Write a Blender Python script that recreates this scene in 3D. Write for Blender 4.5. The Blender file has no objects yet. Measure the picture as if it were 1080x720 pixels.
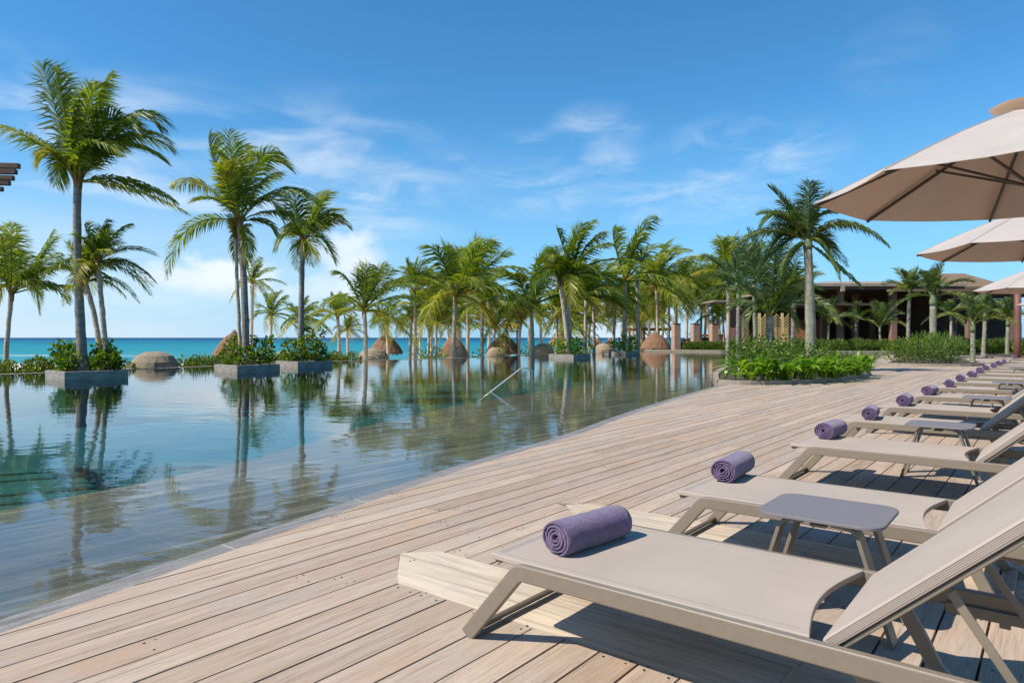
import bpy, bmesh, math, random
import numpy as np
from mathutils import Vector, Matrix

S = bpy.context.scene
COL = S.collection
R = math.radians
F = 720.0            # focal length in photo pixels (24 mm lens)
H = 1.15             # eye height above the deck
TH = R(38.5)         # direction of the lounger row, from +Y towards +X
U = Vector((math.sin(TH), math.cos(TH), 0)); V = Vector((math.cos(TH), -math.sin(TH), 0))
C0 = Vector((-0.087, 2.61, 0))
WATER = -0.03

def gp(px, py, z=0.0):
    d = F*(H-z)/(py-356.0)
    return Vector(((px-540)/F*d, d, z))
def dp(px, py, d):
    return Vector(((px-540)/F*d, d, H+(356-py)/F*d))
def uv(u, v, z=0.0):
    return C0 + U*u + V*v + Vector((0, 0, z))

# ------------------------------------------------------------------ materials
def mat(name):
    m = bpy.data.materials.new(name); m.use_nodes = True
    nt = m.node_tree; nt.nodes.clear()
    return m, nt
class N:
    def __init__(s, nt): s.nt = nt
    def n(s, typ, ins=None, **kw):
        nd = s.nt.nodes.new(typ)
        for k, v in kw.items(): setattr(nd, k, v)
        for k, v in (ins or {}).items():
            sock = nd.inputs[k]
            if isinstance(v, bpy.types.NodeSocket): s.nt.links.new(v, sock)
            else: sock.default_value = v
        return nd
    def ramp(s, fac, stops, interp='LINEAR'):
        nd = s.nt.nodes.new('ShaderNodeValToRGB'); cr = nd.color_ramp; cr.interpolation = interp
        while len(cr.elements) < len(stops): cr.elements.new(0.5)
        for e, (p, c) in zip(cr.elements, stops):
            e.position = p; e.color = (c[0], c[1], c[2], 1) if len(c) == 3 else c
        s.nt.links.new(fac, nd.inputs[0]); return nd.outputs[0]
    def mix(s, a, b, fac, mode='MIX'):
        nd = s.nt.nodes.new('ShaderNodeMix'); nd.data_type = 'RGBA'; nd.blend_type = mode
        for sock, v in ((nd.inputs[0], fac), (nd.inputs[6], a), (nd.inputs[7], b)):
            if isinstance(v, bpy.types.NodeSocket): s.nt.links.new(v, sock)
            elif isinstance(v, (int, float)): sock.default_value = v
            else: sock.default_value = (v[0], v[1], v[2], 1)
        return nd.outputs[2]
    def math(s, op, a, b=0.0, c=None):
        nd = s.nt.nodes.new('ShaderNodeMath'); nd.operation = op
        for i, v in enumerate((a, b) if c is None else (a, b, c)):
            if isinstance(v, bpy.types.NodeSocket): s.nt.links.new(v, nd.inputs[i])
            else: nd.inputs[i].default_value = v
        return nd.outputs[0]
    def noise(s, scale, detail=4, rough=.55, vec=None, mp=None, coord='Object'):
        if vec is None: vec = s.n('ShaderNodeTexCoord').outputs[coord]
        if mp is not None: vec = s.n('ShaderNodeMapping', {'Vector': vec, 'Scale': mp}).outputs[0]
        return s.n('ShaderNodeTexNoise', {'Vector': vec, 'Scale': scale, 'Detail': detail, 'Roughness': rough}).outputs[0]
    def bump(s, h, strength, dist):
        return s.n('ShaderNodeBump', {'Height': h, 'Strength': strength, 'Distance': dist}).outputs[0]
    def out(s, sh): s.n('ShaderNodeOutputMaterial', {'Surface': sh})
    def pbr(s, col, rough=.6, normal=None, **kw):
        ins = {'Base Color': col if isinstance(col, bpy.types.NodeSocket) else (*col, 1), 'Roughness': rough}
        if normal is not None: ins['Normal'] = normal
        ins.update(kw)
        nd = s.n('ShaderNodeBsdfPrincipled', ins); s.out(nd.outputs[0]); return nd.outputs[0]

def simple(name, c1, c2, scale=6, rough=.6, bump=0.0, mp=None, detail=5, bscale=None, **kw):
    m, nt = mat(name); k = N(nt)
    f = k.noise(scale, detail, .6, mp=mp)
    col = k.ramp(f, [(.3, c1), (.7, c2)])
    nrm = k.bump(k.noise(bscale or scale*3, 4, .6, mp=mp), 1.0, bump) if bump else None
    k.pbr(col, rough, nrm, **kw)
    return m

M = {}
M['metal'] = simple('taupe_metal', (.19, .152, .112), (.21, .17, .125), 30, .40, .0004, **{'Specular IOR Level': .5})
M['metal_dark'] = simple('dark_metal', (.045, .04, .035), (.06, .052, .045), 20, .4)
M['chrome'] = simple('chrome', (.62, .60, .55), (.7, .68, .63), 10, .3, **{'Metallic': .6})
M['tabletop'] = simple('tabletop', (.16, .145, .15), (.18, .163, .168), 60, .55, .0003)
M['kerb'] = simple('kerb_stone', (.20, .165, .125), (.33, .28, .22), 5, .8, .004)
M['planter'] = simple('planter_stone', (.15, .13, .11), (.38, .335, .29), 4, .75, .003, mp=(1, 1, 6))
M['soil'] = simple('soil', (.045, .032, .02), (.09, .065, .04), 9, .95, .02)
M['sand'] = simple('sand', (.60, .54, .42), (.72, .66, .54), 2, .95, .02)
M['lawn'] = simple('lawn_ground', (.06, .075, .025), (.15, .13, .07), 1.5, .95, .03)
M['brick'] = None
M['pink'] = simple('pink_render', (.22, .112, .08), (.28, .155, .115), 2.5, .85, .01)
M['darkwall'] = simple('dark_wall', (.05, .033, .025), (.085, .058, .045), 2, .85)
M['roofboard'] = simple('roof_board', (.24, .185, .135), (.36, .29, .215), 3, .8, .01, mp=(1, 6, 1))
M['rooftan'] = simple('roof_tan', (.15, .095, .055), (.24, .16, .095), 4, .9, .02, mp=(6, 1, 1))
M['beamwood'] = simple('beam_wood', (.06, .03, .018), (.105, .056, .033), 4, .7, .004, mp=(1, 8, 8))
M['orangewood'] = simple('orange_wood', (.27, .11, .04), (.36, .16, .065), 4, .6, .003)
M['postwood'] = simple('post_wood', (.13, .05, .035), (.19, .08, .055), 5, .6, .003, mp=(4, 4, .6))
M['goldwood'] = simple('dry_reed', (.48, .34, .13), (.62, .47, .22), 5, .75, .003)
M['sheath'] = simple('leaf_sheath', (.13, .06, .02), (.38, .17, .03), 7, .8, .02, mp=(4, 4, .7))
M['stem'] = simple('green_stem', (.05, .06, .02), (.10, .10, .045), 8, .7)
M['white'] = simple('white_paint', (.7, .7, .68), (.78, .78, .76), 6, .5)
M['screw'] = simple('screw', (.03, .025, .02), (.05, .04, .03), 20, .6)

def m_brick():
    m, nt = mat('coursed_brick'); k = N(nt)
    co = k.n('ShaderNodeTexCoord').outputs['Object']
    sp = k.n('ShaderNodeSeparateXYZ', {0: co})
    ad = k.math('ADD', sp.outputs[0], sp.outputs[1])
    cv = k.n('ShaderNodeCombineXYZ', {0: ad, 1: sp.outputs[2]})
    b = k.n('ShaderNodeTexBrick', {'Vector': cv.outputs[0], 'Color1': (.50, .30, .22, 1), 'Color2': (.58, .38, .29, 1), 'Mortar': (.33, .22, .17, 1),
            'Scale': 1.0, 'Mortar Size': .02, 'Brick Width': .45, 'Row Height': .16})
    col = k.mix(b.outputs[0], k.ramp(k.noise(6, 5), [(.3, (.75, .75, .75)), (.7, (1, 1, 1))]), .8, 'MULTIPLY')
    k.pbr(col, .85, k.bump(b.outputs[1], .5, -.01))
    return m
M['brick'] = m_brick()

def m_fabric(name, c, rough=.8, trans=0.0, tc=None, weave=900, bump=.0006, vary=.06, wrinkle=.0):
    m, nt = mat(name); k = N(nt)
    big = k.noise(3, 4)
    col = k.ramp(big, [(.3, tuple(x*(1-vary) for x in c)), (.7, tuple(x*(1+vary) for x in c))])
    nr = k.bump(k.math('ADD', k.math('MULTIPLY', k.noise(weave, 2, .7), bump), k.math('MULTIPLY', k.noise(2.6, 3, .55, mp=(1, 1, 2.5)), wrinkle)), .6, 1.0)
    p = k.n('ShaderNodeBsdfPrincipled', {'Base Color': col, 'Roughness': rough, 'Normal': nr, 'Specular IOR Level': .25})
    if trans:
        t = k.n('ShaderNodeBsdfTranslucent', {'Color': (*(tc or c), 1)})
        mx = k.n('ShaderNodeMixShader', {0: trans, 1: p.outputs[0], 2: t.outputs[0]}); k.out(mx.outputs[0])
    else: k.out(p.outputs[0])
    return m
M['sling'] = m_fabric('sling_fabric', (.38, .315, .262), .75, wrinkle=.004)
M['canopy'] = m_fabric('canopy_fabric', (.50, .46, .425), .85, .27, (.72, .45, .26), 400, wrinkle=.022)
M['hem'] = simple('hem_thread', (.29, .24, .20), (.31, .26, .215), 40, .8)
def m_towel():
    m, nt = mat('terry_towel'); k = N(nt)
    f1 = k.noise(260, 3, .7); f2 = k.noise(18, 4)
    col = k.mix(k.ramp(f2, [(.3, (.115, .073, .15)), (.7, (.155, .103, .20))]), k.ramp(f1, [(.3, (.6, .6, .6)), (.65, (1.15, 1.15, 1.15))]), .8, 'MULTIPLY')
    nr = k.bump(k.math('ADD', f1, k.noise(60, 3, .7)), 1.0, .0045)
    k.pbr(col, .95, nr, **{'Sheen Weight': .35, 'Sheen Roughness': .5, 'Specular IOR Level': .1})
    return m
M['towel'] = m_towel()

def m_board(name, ramp, gm):
    m, nt = mat(name); k = N(nt)
    rnd = k.n('ShaderNodeNewGeometry').outputs['Random Per Island']
    base = k.ramp(rnd, ramp)
    co = k.n('ShaderNodeTexCoord').outputs['Object']
    off = k.n('ShaderNodeVectorMath', {0: co, 1: k.n('ShaderNodeCombineXYZ', {2: k.math('MULTIPLY', rnd, 37.0)}).outputs[0]}, operation='ADD').outputs[0]
    gr = k.noise(1.0, 7, .65, vec=off, mp=gm)
    fine = k.noise(4.0, 5, .7, vec=off, mp=gm)
    blot = k.noise(1.1, 5, .6, vec=off)
    blot2 = k.noise(3.2, 5, .65, vec=off, mp=(1.0, .6, 1))
    c = k.mix(base, k.ramp(gr, [(.26, (.56, .52, .49)), (.46, (.95, .95, .95)), (.56, (1.02, 1.02, 1.02)), (.75, (1.22, 1.21, 1.2))]), .8, 'MULTIPLY')
    c = k.mix(c, k.ramp(fine, [(.3, (.66, .63, .60)), (.5, (1, 1, 1)), (.8, (1.10, 1.10, 1.10))]), .85, 'MULTIPLY')
    c = k.mix(c, (.40, .255, .165), k.ramp(blot, [(.48, (0, 0, 0)), (.70, (.6, .6, .6))]))
    c = k.mix(c, (.37, .33, .295), k.ramp(blot2, [(.52, (0, 0, 0)), (.75, (.6, .6, .6))]))
    k.pbr(c, .72, k.bump(k.math('ADD', gr, fine), .6, .0022), **{'Specular IOR Level': .3})
    return m
M['deck'] = m_board('weathered_boards', [(0, (.31, .228, .163)), (.15, (.43, .33, .245)), (.3, (.365, .277, .208)), (.45, (.465, .362, .272)), (.6, (.39, .285, .205)), (.75, (.45, .348, .262)), (.9, (.345, .28, .228)), (1, (.41, .315, .237))], (34, 1.3, 4))
M['strip'] = m_board('pale_boards', [(0, (.53, .435, .32)), (.5, (.58, .475, .35)), (1, (.51, .415, .30))], (.5, 9, 4))

def m_shelf():
    m, nt = mat('shelf_stone'); k = N(nt)
    co = k.n('ShaderNodeTexCoord').outputs['Object']
    st = k.noise(1.0, 7, .68, vec=co, mp=(9, .35, 1)); st2 = k.noise(1.0, 4, .6, vec=co, mp=(40, .8, 1)); bl = k.noise(.5, 3, .5, vec=co)
    c = k.ramp(st, [(.32, (.065, .057, .049)), (.46, (.135, .118, .10)), (.56, (.19, .165, .138)), (.68, (.36, .315, .26))])
    c = k.mix(c, k.ramp(st2, [(.3, (.8, .8, .8)), (.7, (1.1, 1.1, 1.1))]), .8, 'MULTIPLY')
    c = k.mix(c, k.ramp(bl, [(.35, (.75, .78, .82)), (.65, (1.05, 1.03, 1.0))]), 1.0, 'MULTIPLY')
    mp = k.n('ShaderNodeMapping', {'Vector': co, 'Rotation': (0, 0, R(90))}).outputs[0]
    b = k.n('ShaderNodeTexBrick', {'Vector': mp, 'Scale': 1.0, 'Mortar Size': .006, 'Brick Width': 2.4, 'Row Height': 1.2, 'Color1': (.86, .86, .86, 1), 'Color2': (1.08, 1.08, 1.08, 1), 'Mortar': (1.5, 1.5, 1.5, 1)})
    c = k.mix(c, b.outputs[0], .8, 'MULTIPLY')
    k.pbr(c, .7, k.bump(st, .4, .004)); return m
M['shelf'] = m_shelf()
def m_coping():
    m, nt = mat('coping_stone'); k = N(nt)
    st = k.noise(1.0, 7, .7, mp=(26, 2.2, 1)); sp = k.noise(60, 3, .7)
    c = k.ramp(st, [(.3, (.13, .115, .10)), (.5, (.23, .205, .18)), (.72, (.37, .335, .295))])
    c = k.mix(c, k.ramp(sp, [(.3, (.7, .7, .7)), (.6, (1.05, 1.05, 1.05))]), .8, 'MULTIPLY')
    y = k.n('ShaderNodeSeparateXYZ', {0: k.n('ShaderNodeTexCoord').outputs['Object']}).outputs[1]
    fr = k.math('FRACT', k.math('DIVIDE', y, 1.15)); jn = k.math('LESS_THAN', fr, .008)
    c = k.mix(c, (.42, .40, .37), jn)
    k.pbr(c, .45, k.bump(st, .5, .004)); return m
M['coping'] = m_coping()
M['pooltile'] = simple('pool_tile', (.005, .068, .092), (.012, .125, .135), 1.2, .5)

def m_water():
    m, nt = mat('pool_water'); k = N(nt)
    co = k.n('ShaderNodeTexCoord').outputs['Object']
    w1 = k.noise(1.0, 2, .5, vec=co, mp=(1.6, 2.4, 1)); w2 = k.noise(1.0, 2, .5, vec=co, mp=(5.5, 9, 1)); w0 = k.noise(.25, 2, .5, vec=co)
    h = k.math('ADD', k.math('MULTIPLY', w1, 1.0), k.math('MULTIPLY', w2, .22))
    h = k.math('MULTIPLY', h, k.ramp(w0, [(.35, (.45, .45, .45)), (.65, (1.2, 1.2, 1.2))]))
    nr = k.bump(h, 1.0, .0046)
    fr = k.n('ShaderNodeFresnel', {'IOR': 1.33, 'Normal': nr})
    gl = k.n('ShaderNodeBsdfGlossy', {'Color': (1, 1, 1, 1), 'Roughness': .015, 'Normal': nr})
    tr = k.n('ShaderNodeBsdfTransparent', {'Color': (.85, .93, .94, 1)})
    mx = k.n('ShaderNodeMixShader', {0: fr.outputs[0], 1: tr.outputs[0], 2: gl.outputs[0]}); k.out(mx.outputs[0])
    return m
M['water'] = m_water()

def m_sea():
    m, nt = mat('sea_water'); k = N(nt)
    co = k.n('ShaderNodeTexCoord').outputs['Object']
    y = k.n('ShaderNodeSeparateXYZ', {0: co}).outputs[1]
    t = k.math('DIVIDE', k.math('LOGARITHM', k.math('MAXIMUM', y, 80.0), 10.0), 4.5)   # 100 -> .444, 1000 -> .667, 30000 -> .995
    n1 = k.noise(1.0, 5, .6, vec=co, mp=(.0016, .009, 1)); 
    t2 = k.math('ADD', t, k.math('MULTIPLY', k.math('SUBTRACT', n1, .5), .09))
    c = k.ramp(t2, [(.43, (.30, .50, .46)), (.452, (.05, .35, .38)), (.56, (.012, .27, .34)), (.62, (.008, .19, .29)), (.68, (.006, .115, .235)), (.80, (.005, .05, .15)), (1, (.005, .035, .12))])
    foam = k.noise(1.0, 4, .6, vec=co, mp=(.02, .16, 1))
    band = k.ramp(t, [(.462, (0, 0, 0)), (.467, (1, 1, 1)), (.474, (1, 1, 1)), (.48, (0, 0, 0))])
    c = k.mix(c, (.75, .78, .76), k.math('MULTIPLY', k.ramp(foam, [(.53, (0, 0, 0)), (.62, (1, 1, 1))]), band))
    rip = k.noise(1.0, 4, .6, vec=co, mp=(.12, .5, 1))
    c = k.mix(c, k.ramp(rip, [(.3, (.48, .54, .57)), (.7, (.80, .84, .85))]), 1.0, 'MULTIPLY')
    k.pbr(c, .55, k.bump(rip, .5, .3), **{'Specular IOR Level': .12}); return m
M['sea'] = m_sea()

def m_leaf(name, stops, trans=.35, rough=.45, spread=.3):
    m, nt = mat(name); k = N(nt)
    rnd = k.n('ShaderNodeNewGeometry').outputs['Random Per Island']
    at = k.n('ShaderNodeAttribute', attribute_name='tint').outputs['Fac']
    ob = k.n('ShaderNodeObjectInfo').outputs['Random']
    f = k.math('ADD', k.math('ADD', at, k.math('MULTIPLY', k.math('SUBTRACT', rnd, .5), spread)), k.math('MULTIPLY', k.math('SUBTRACT', ob, .5), .16))
    c = k.ramp(f, stops)
    p = k.n('ShaderNodeBsdfPrincipled', {'Base Color': c, 'Roughness': rough, 'Specular IOR Level': .4})
    t = k.n('ShaderNodeBsdfTranslucent', {'Color': k.mix(c, (1.4, 1.5, .4), 1.0, 'MULTIPLY')})
    mx = k.n('ShaderNodeMixShader', {0: trans, 1: p.outputs[0], 2: t.outputs[0]}); k.out(mx.outputs[0]); return m
M['coco'] = m_leaf('coconut_leaf', [(0, (.05, .09, .008)), (.25, (.12, .18, .015)), (.5, (.235, .265, .022)), (.75, (.40, .35, .035)), (.9, (.42, .27, .06)), (1, (.30, .18, .07))], .45, .4, .45)
M['royal'] = m_leaf('royal_leaf', [(0, (.035, .07, .022)), (.35, (.095, .145, .04)), (.6, (.18, .22, .06)), (.85, (.29, .28, .075)), (1, (.34, .26, .09))], .42, .4, .45)
M['shrubleaf'] = m_leaf('shrub_leaf', [(0, (.04, .085, .006)), (.4, (.11, .19, .014)), (.7, (.20, .27, .022)), (1, (.33, .33, .045))], .4, .4, .7)
M['broadleaf'] = m_leaf('broad_leaf', [(0, (.05, .12, .008)), (.4, (.12, .24, .012)), (.7, (.21, .33, .02)), (1, (.34, .40, .04))], .45, .35, .6)
M['hedgeleaf'] = m_leaf('hedge_leaf', [(0, (.045, .09, .01)), (.4, (.115, .19, .02)), (.75, (.22, .24, .03)), (1, (.28, .14, .06))], .35, .5, .8)
M['grassy'] = m_leaf('feathery_leaf', [(0, (.04, .085, .014)), (.4, (.095, .17, .024)), (.7, (.18, .24, .04)), (1, (.28, .30, .06))], .35, .5, .7)

def m_trunk(name, stops, ring, rs):
    m, nt = mat(name); k = N(nt)
    co = k.n('ShaderNodeTexCoord').outputs['Object']
    z = k.n('ShaderNodeSeparateXYZ', {0: co}).outputs[2]
    n = k.noise(3, 5, .6, vec=co); n2 = k.noise(1.0, 4, .6, vec=co, mp=(9, 9, 2))
    zz = k.math('ADD', k.math('MULTIPLY', z, rs), k.math('ADD', k.math('MULTIPLY', n, 1.6), k.math('MULTIPLY', k.noise(.8, 2, .5, vec=co), 3.0)))
    saw = k.math('FRACT', zz)
    c = k.ramp(n2, stops)
    c = k.mix(c, k.ramp(saw, [(0, (.55, .52, .5)), (.12, (.75, .72, .7)), (.3, (1, 1, 1)), (.95, (1.08, 1.08, 1.08)), (1, (.7, .7, .7))]), ring, 'MULTIPLY')
    k.pbr(c, .85, k.bump(k.math('ADD', saw, n2), .7, .02)); return m
M['trunk'] = m_trunk('coconut_trunk', [(.3, (.36, .275, .205)), (.55, (.53, .43, .33)), (.75, (.64, .545, .44))], .6, 6)
M['trunkgrey'] = m_trunk('grey_trunk', [(.3, (.14, .122, .105)), (.5, (.225, .20, .175)), (.75, (.34, .31, .275))], .9, 5)
M['trunkroyal'] = m_trunk('royal_trunk', [(.3, (.17, .16, .108)), (.5, (.25, .24, .165)), (.75, (.35, .33, .255))], .45, 4)
M['shaft'] = m_trunk('green_shaft', [(.3, (.10, .15, .06)), (.7, (.20, .25, .12))], .2, 2)
def m_thatch():
    m, nt = mat('thatch'); k = N(nt)
    n1 = k.noise(1.0, 6, .7, mp=(16, 16, 3)); n2 = k.noise(1.3, 4); ob = k.n('ShaderNodeObjectInfo').outputs['Random']
    c = k.ramp(n1, [(.28, (.05, .032, .02)), (.5, (.20, .13, .08)), (.72, (.40, .29, .19))])
    c = k.mix(c, k.ramp(n2, [(.3, (.75, .72, .7)), (.7, (1.1, 1.08, 1.05))]), .8, 'MULTIPLY')
    c = k.mix(c, k.ramp(ob, [(0, (.95, .95, .95)), (1, (1.15, .92, .82))]), 1.0, 'MULTIPLY')
    k.pbr(c, .95, k.bump(n1, 1.0, .08)); return m
M['thatch'] = m_thatch()
M['domethatch'] = simple('dome_thatch', (.19, .14, .095), (.50, .40, .29), 15, .95, .05, mp=(1, 1, 2.2))

# ------------------------------------------------------------------ object helpers
class MB:
    def __init__(s): s.v = []; s.f = []; s.t = []; s.mi = []
    def add(s, vs, fs, tint=0.0, mi=0):
        b = len(s.v); s.v += [tuple(v) for v in vs]
        s.f += [tuple(i+b for i in f) for f in fs]; s.t += [tint]*len(vs); s.mi += [mi]*len(fs)
    def box(s, c, size, rot=None, mi=0):
        x, y, z = (a/2 for a in size); c = Vector(c)
        vs = [Vector(p) for p in ((-x,-y,-z),(x,-y,-z),(x,y,-z),(-x,y,-z),(-x,-y,z),(x,-y,z),(x,y,z),(-x,y,z))]
        if rot is not None: vs = [rot @ p for p in vs]
        s.add([c+p for p in vs], [(0,3,2,1),(4,5,6,7),(0,1,5,4),(1,2,6,5),(2,3,7,6),(3,0,4,7)], mi=mi)
    def bar(s, a, b, w, h, upv=(0, 0, 1)):
        a = Vector(a); b = Vector(b); d = (b-a); L = d.length; d.normalize(); upv = Vector(upv)
        sd = d.cross(upv)
        if sd.length < 1e-4: sd = d.cross(Vector((1, 0, 0)))
        sd.normalize(); n = sd.cross(d)
        s.box((a+b)/2, (L, w, h), Matrix((d, sd, n)).transposed())
    def tube(s, pts, rad, ns=8, cap=True, tint=0.0):
        pts = [Vector(p) for p in pts]; n = len(pts)
        if not hasattr(rad, '__len__'): rad = [rad]*n
        ref = Vector((0.31, 0.95, 0.07)); vs = []; fs = []
        for i, p in enumerate(pts):
            t = (pts[min(i+1, n-1)]-pts[max(i-1, 0)]).normalized()
            a = t.cross(ref)
            if a.length < .05: a = t.cross(Vector((1, 0, 0)))
            a.normalize(); b = t.cross(a)
            for j in range(ns):
                an = 2*math.pi*j/ns; vs.append(p+(a*math.cos(an)+b*math.sin(an))*rad[i])
        for i in range(n-1):
            for j in range(ns):
                j2 = (j+1) % ns; fs.append((i*ns+j, i*ns+j2, (i+1)*ns+j2, (i+1)*ns+j))
        if cap: fs += [tuple(range(ns))[::-1], tuple((n-1)*ns+j for j in range(ns))]
        s.add(vs, fs, tint)
    def prism(s, poly, z0, z1):
        n = len(poly); vs = [(p[0], p[1], z0) for p in poly]+[(p[0], p[1], z1) for p in poly]
        fs = [tuple(range(n))[::-1], tuple(range(n, 2*n))]+[(i, (i+1) % n, n+(i+1) % n, n+i) for i in range(n)]
        s.add(vs, fs)
    def lathe(s, prof, ns=24, c=(0, 0, 0), jit=0.0, rng=None):
        vs = []; fs = []; n = len(prof); c = Vector(c)
        for (r, z) in prof:
            for j in range(ns):
                a = 2*math.pi*j/ns; rr = r*(1+(rng.uniform(-jit, jit) if rng else 0))
                vs.append(c+Vector((rr*math.cos(a), rr*math.sin(a), z+(rng.uniform(-jit, jit)*.4*r if rng else 0))))
        for i in range(n-1):
            for j in range(ns):
                j2 = (j+1) % ns; fs.append((i*ns+j, i*ns+j2, (i+1)*ns+j2, (i+1)*ns+j))
        fs += [tuple(range(ns))[::-1], tuple((n-1)*ns+j for j in range(ns))]
        s.add(vs, fs)
    def mesh(s, name, m, smooth=False):
        me = bpy.data.meshes.new(name); me.from_pydata(s.v, [], s.f)
        for x in (m if isinstance(m, (list, tuple)) else [m]): me.materials.append(x)
        if any(s.t):
            a = me.attributes.new('tint', 'FLOAT', 'POINT'); a.data.foreach_set('value', s.t)
        if any(s.mi): me.polygons.foreach_set('material_index', s.mi)
        if smooth: me.polygons.foreach_set('use_smooth', [True]*len(me.polygons))
        me.update(); return me
    def build(s, name, m, parent=None, smooth=False, bevel=0.0, seg=2, fixn=False):
        me = s.mesh(name, m, smooth)
        if fixn:
            bm = bmesh.new(); bm.from_mesh(me); bmesh.ops.recalc_face_normals(bm, faces=bm.faces); bm.to_mesh(me); bm.free()
        return link(name, me, parent, bevel, seg)
def link(name, me, parent=None, bevel=0.0, seg=2):
    o = bpy.data.objects.new(name, me); COL.objects.link(o)
    if parent is not None: o.parent = parent
    if bevel:
        b = o.modifiers.new('bevel', 'BEVEL'); b.width = bevel; b.segments = seg; b.limit_method = 'ANGLE'; b.angle_limit = R(35)
        b.harden_normals = False
    return o
def tag(o, label, cat, group=None, kind=None):
    o['label'] = label; o['category'] = cat
    if group: o['group'] = group
    if kind: o['kind'] = kind
    return o
def thing(name, label, cat, loc, rz=0.0, group=None):
    o = bpy.data.objects.new(name, None); COL.objects.link(o); o.empty_display_size = .2
    o.location = loc; o.rotation_euler = (0, 0, rz); return tag(o, label, cat, group)
def struct(o): o['kind'] = 'structure'; return o
def kids(o): return [c for c in bpy.data.objects if c.parent is o]
def dup(root, loc, rz, label, group=None):
    r = root.copy(); COL.objects.link(r); r.location = loc; r.rotation_euler = (0, 0, rz); r['label'] = label
    if group: r['group'] = group
    for ch in kids(root):
        c = ch.copy(); COL.objects.link(c); c.parent = r
        for g in kids(ch):
            d = g.copy(); COL.objects.link(d); d.parent = c
    return r
rng = random.Random(11)

# ------------------------------------------------------------------ camera, light, sky
cam = bpy.data.cameras.new('camera'); co = bpy.data.objects.new('camera', cam); COL.objects.link(co)
co.location = (0, 0, H); co.rotation_euler = (R(90), 0, 0)
cam.sensor_width = 36; cam.lens = 24; cam.shift_y = -4/1080; cam.clip_end = 60000; cam.clip_start = .05
S.camera = co
sund = Vector((-.245, -.11, .31)).normalized()
sl = bpy.data.lights.new('sun', 'SUN'); so = bpy.data.objects.new('sun', sl); COL.objects.link(so)
sl.energy = 4.9; sl.angle = R(.53); sl.color = (1.0, .935, .83)
so.rotation_euler = sund.to_track_quat('Z', 'Y').to_euler(); so.location = (-20, -8, 30)
S.view_settings.view_transform = 'Standard'; S.view_settings.look = 'None'; S.view_settings.exposure = 0.38; S.view_settings.gamma = 1.0
S.render.engine = 'CYCLES'; S.cycles.use_denoising = True
S.cycles.max_bounces = 8; S.cycles.transparent_max_bounces = 12; S.cycles.caustics_reflective = False; S.cycles.caustics_refractive = False

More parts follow.
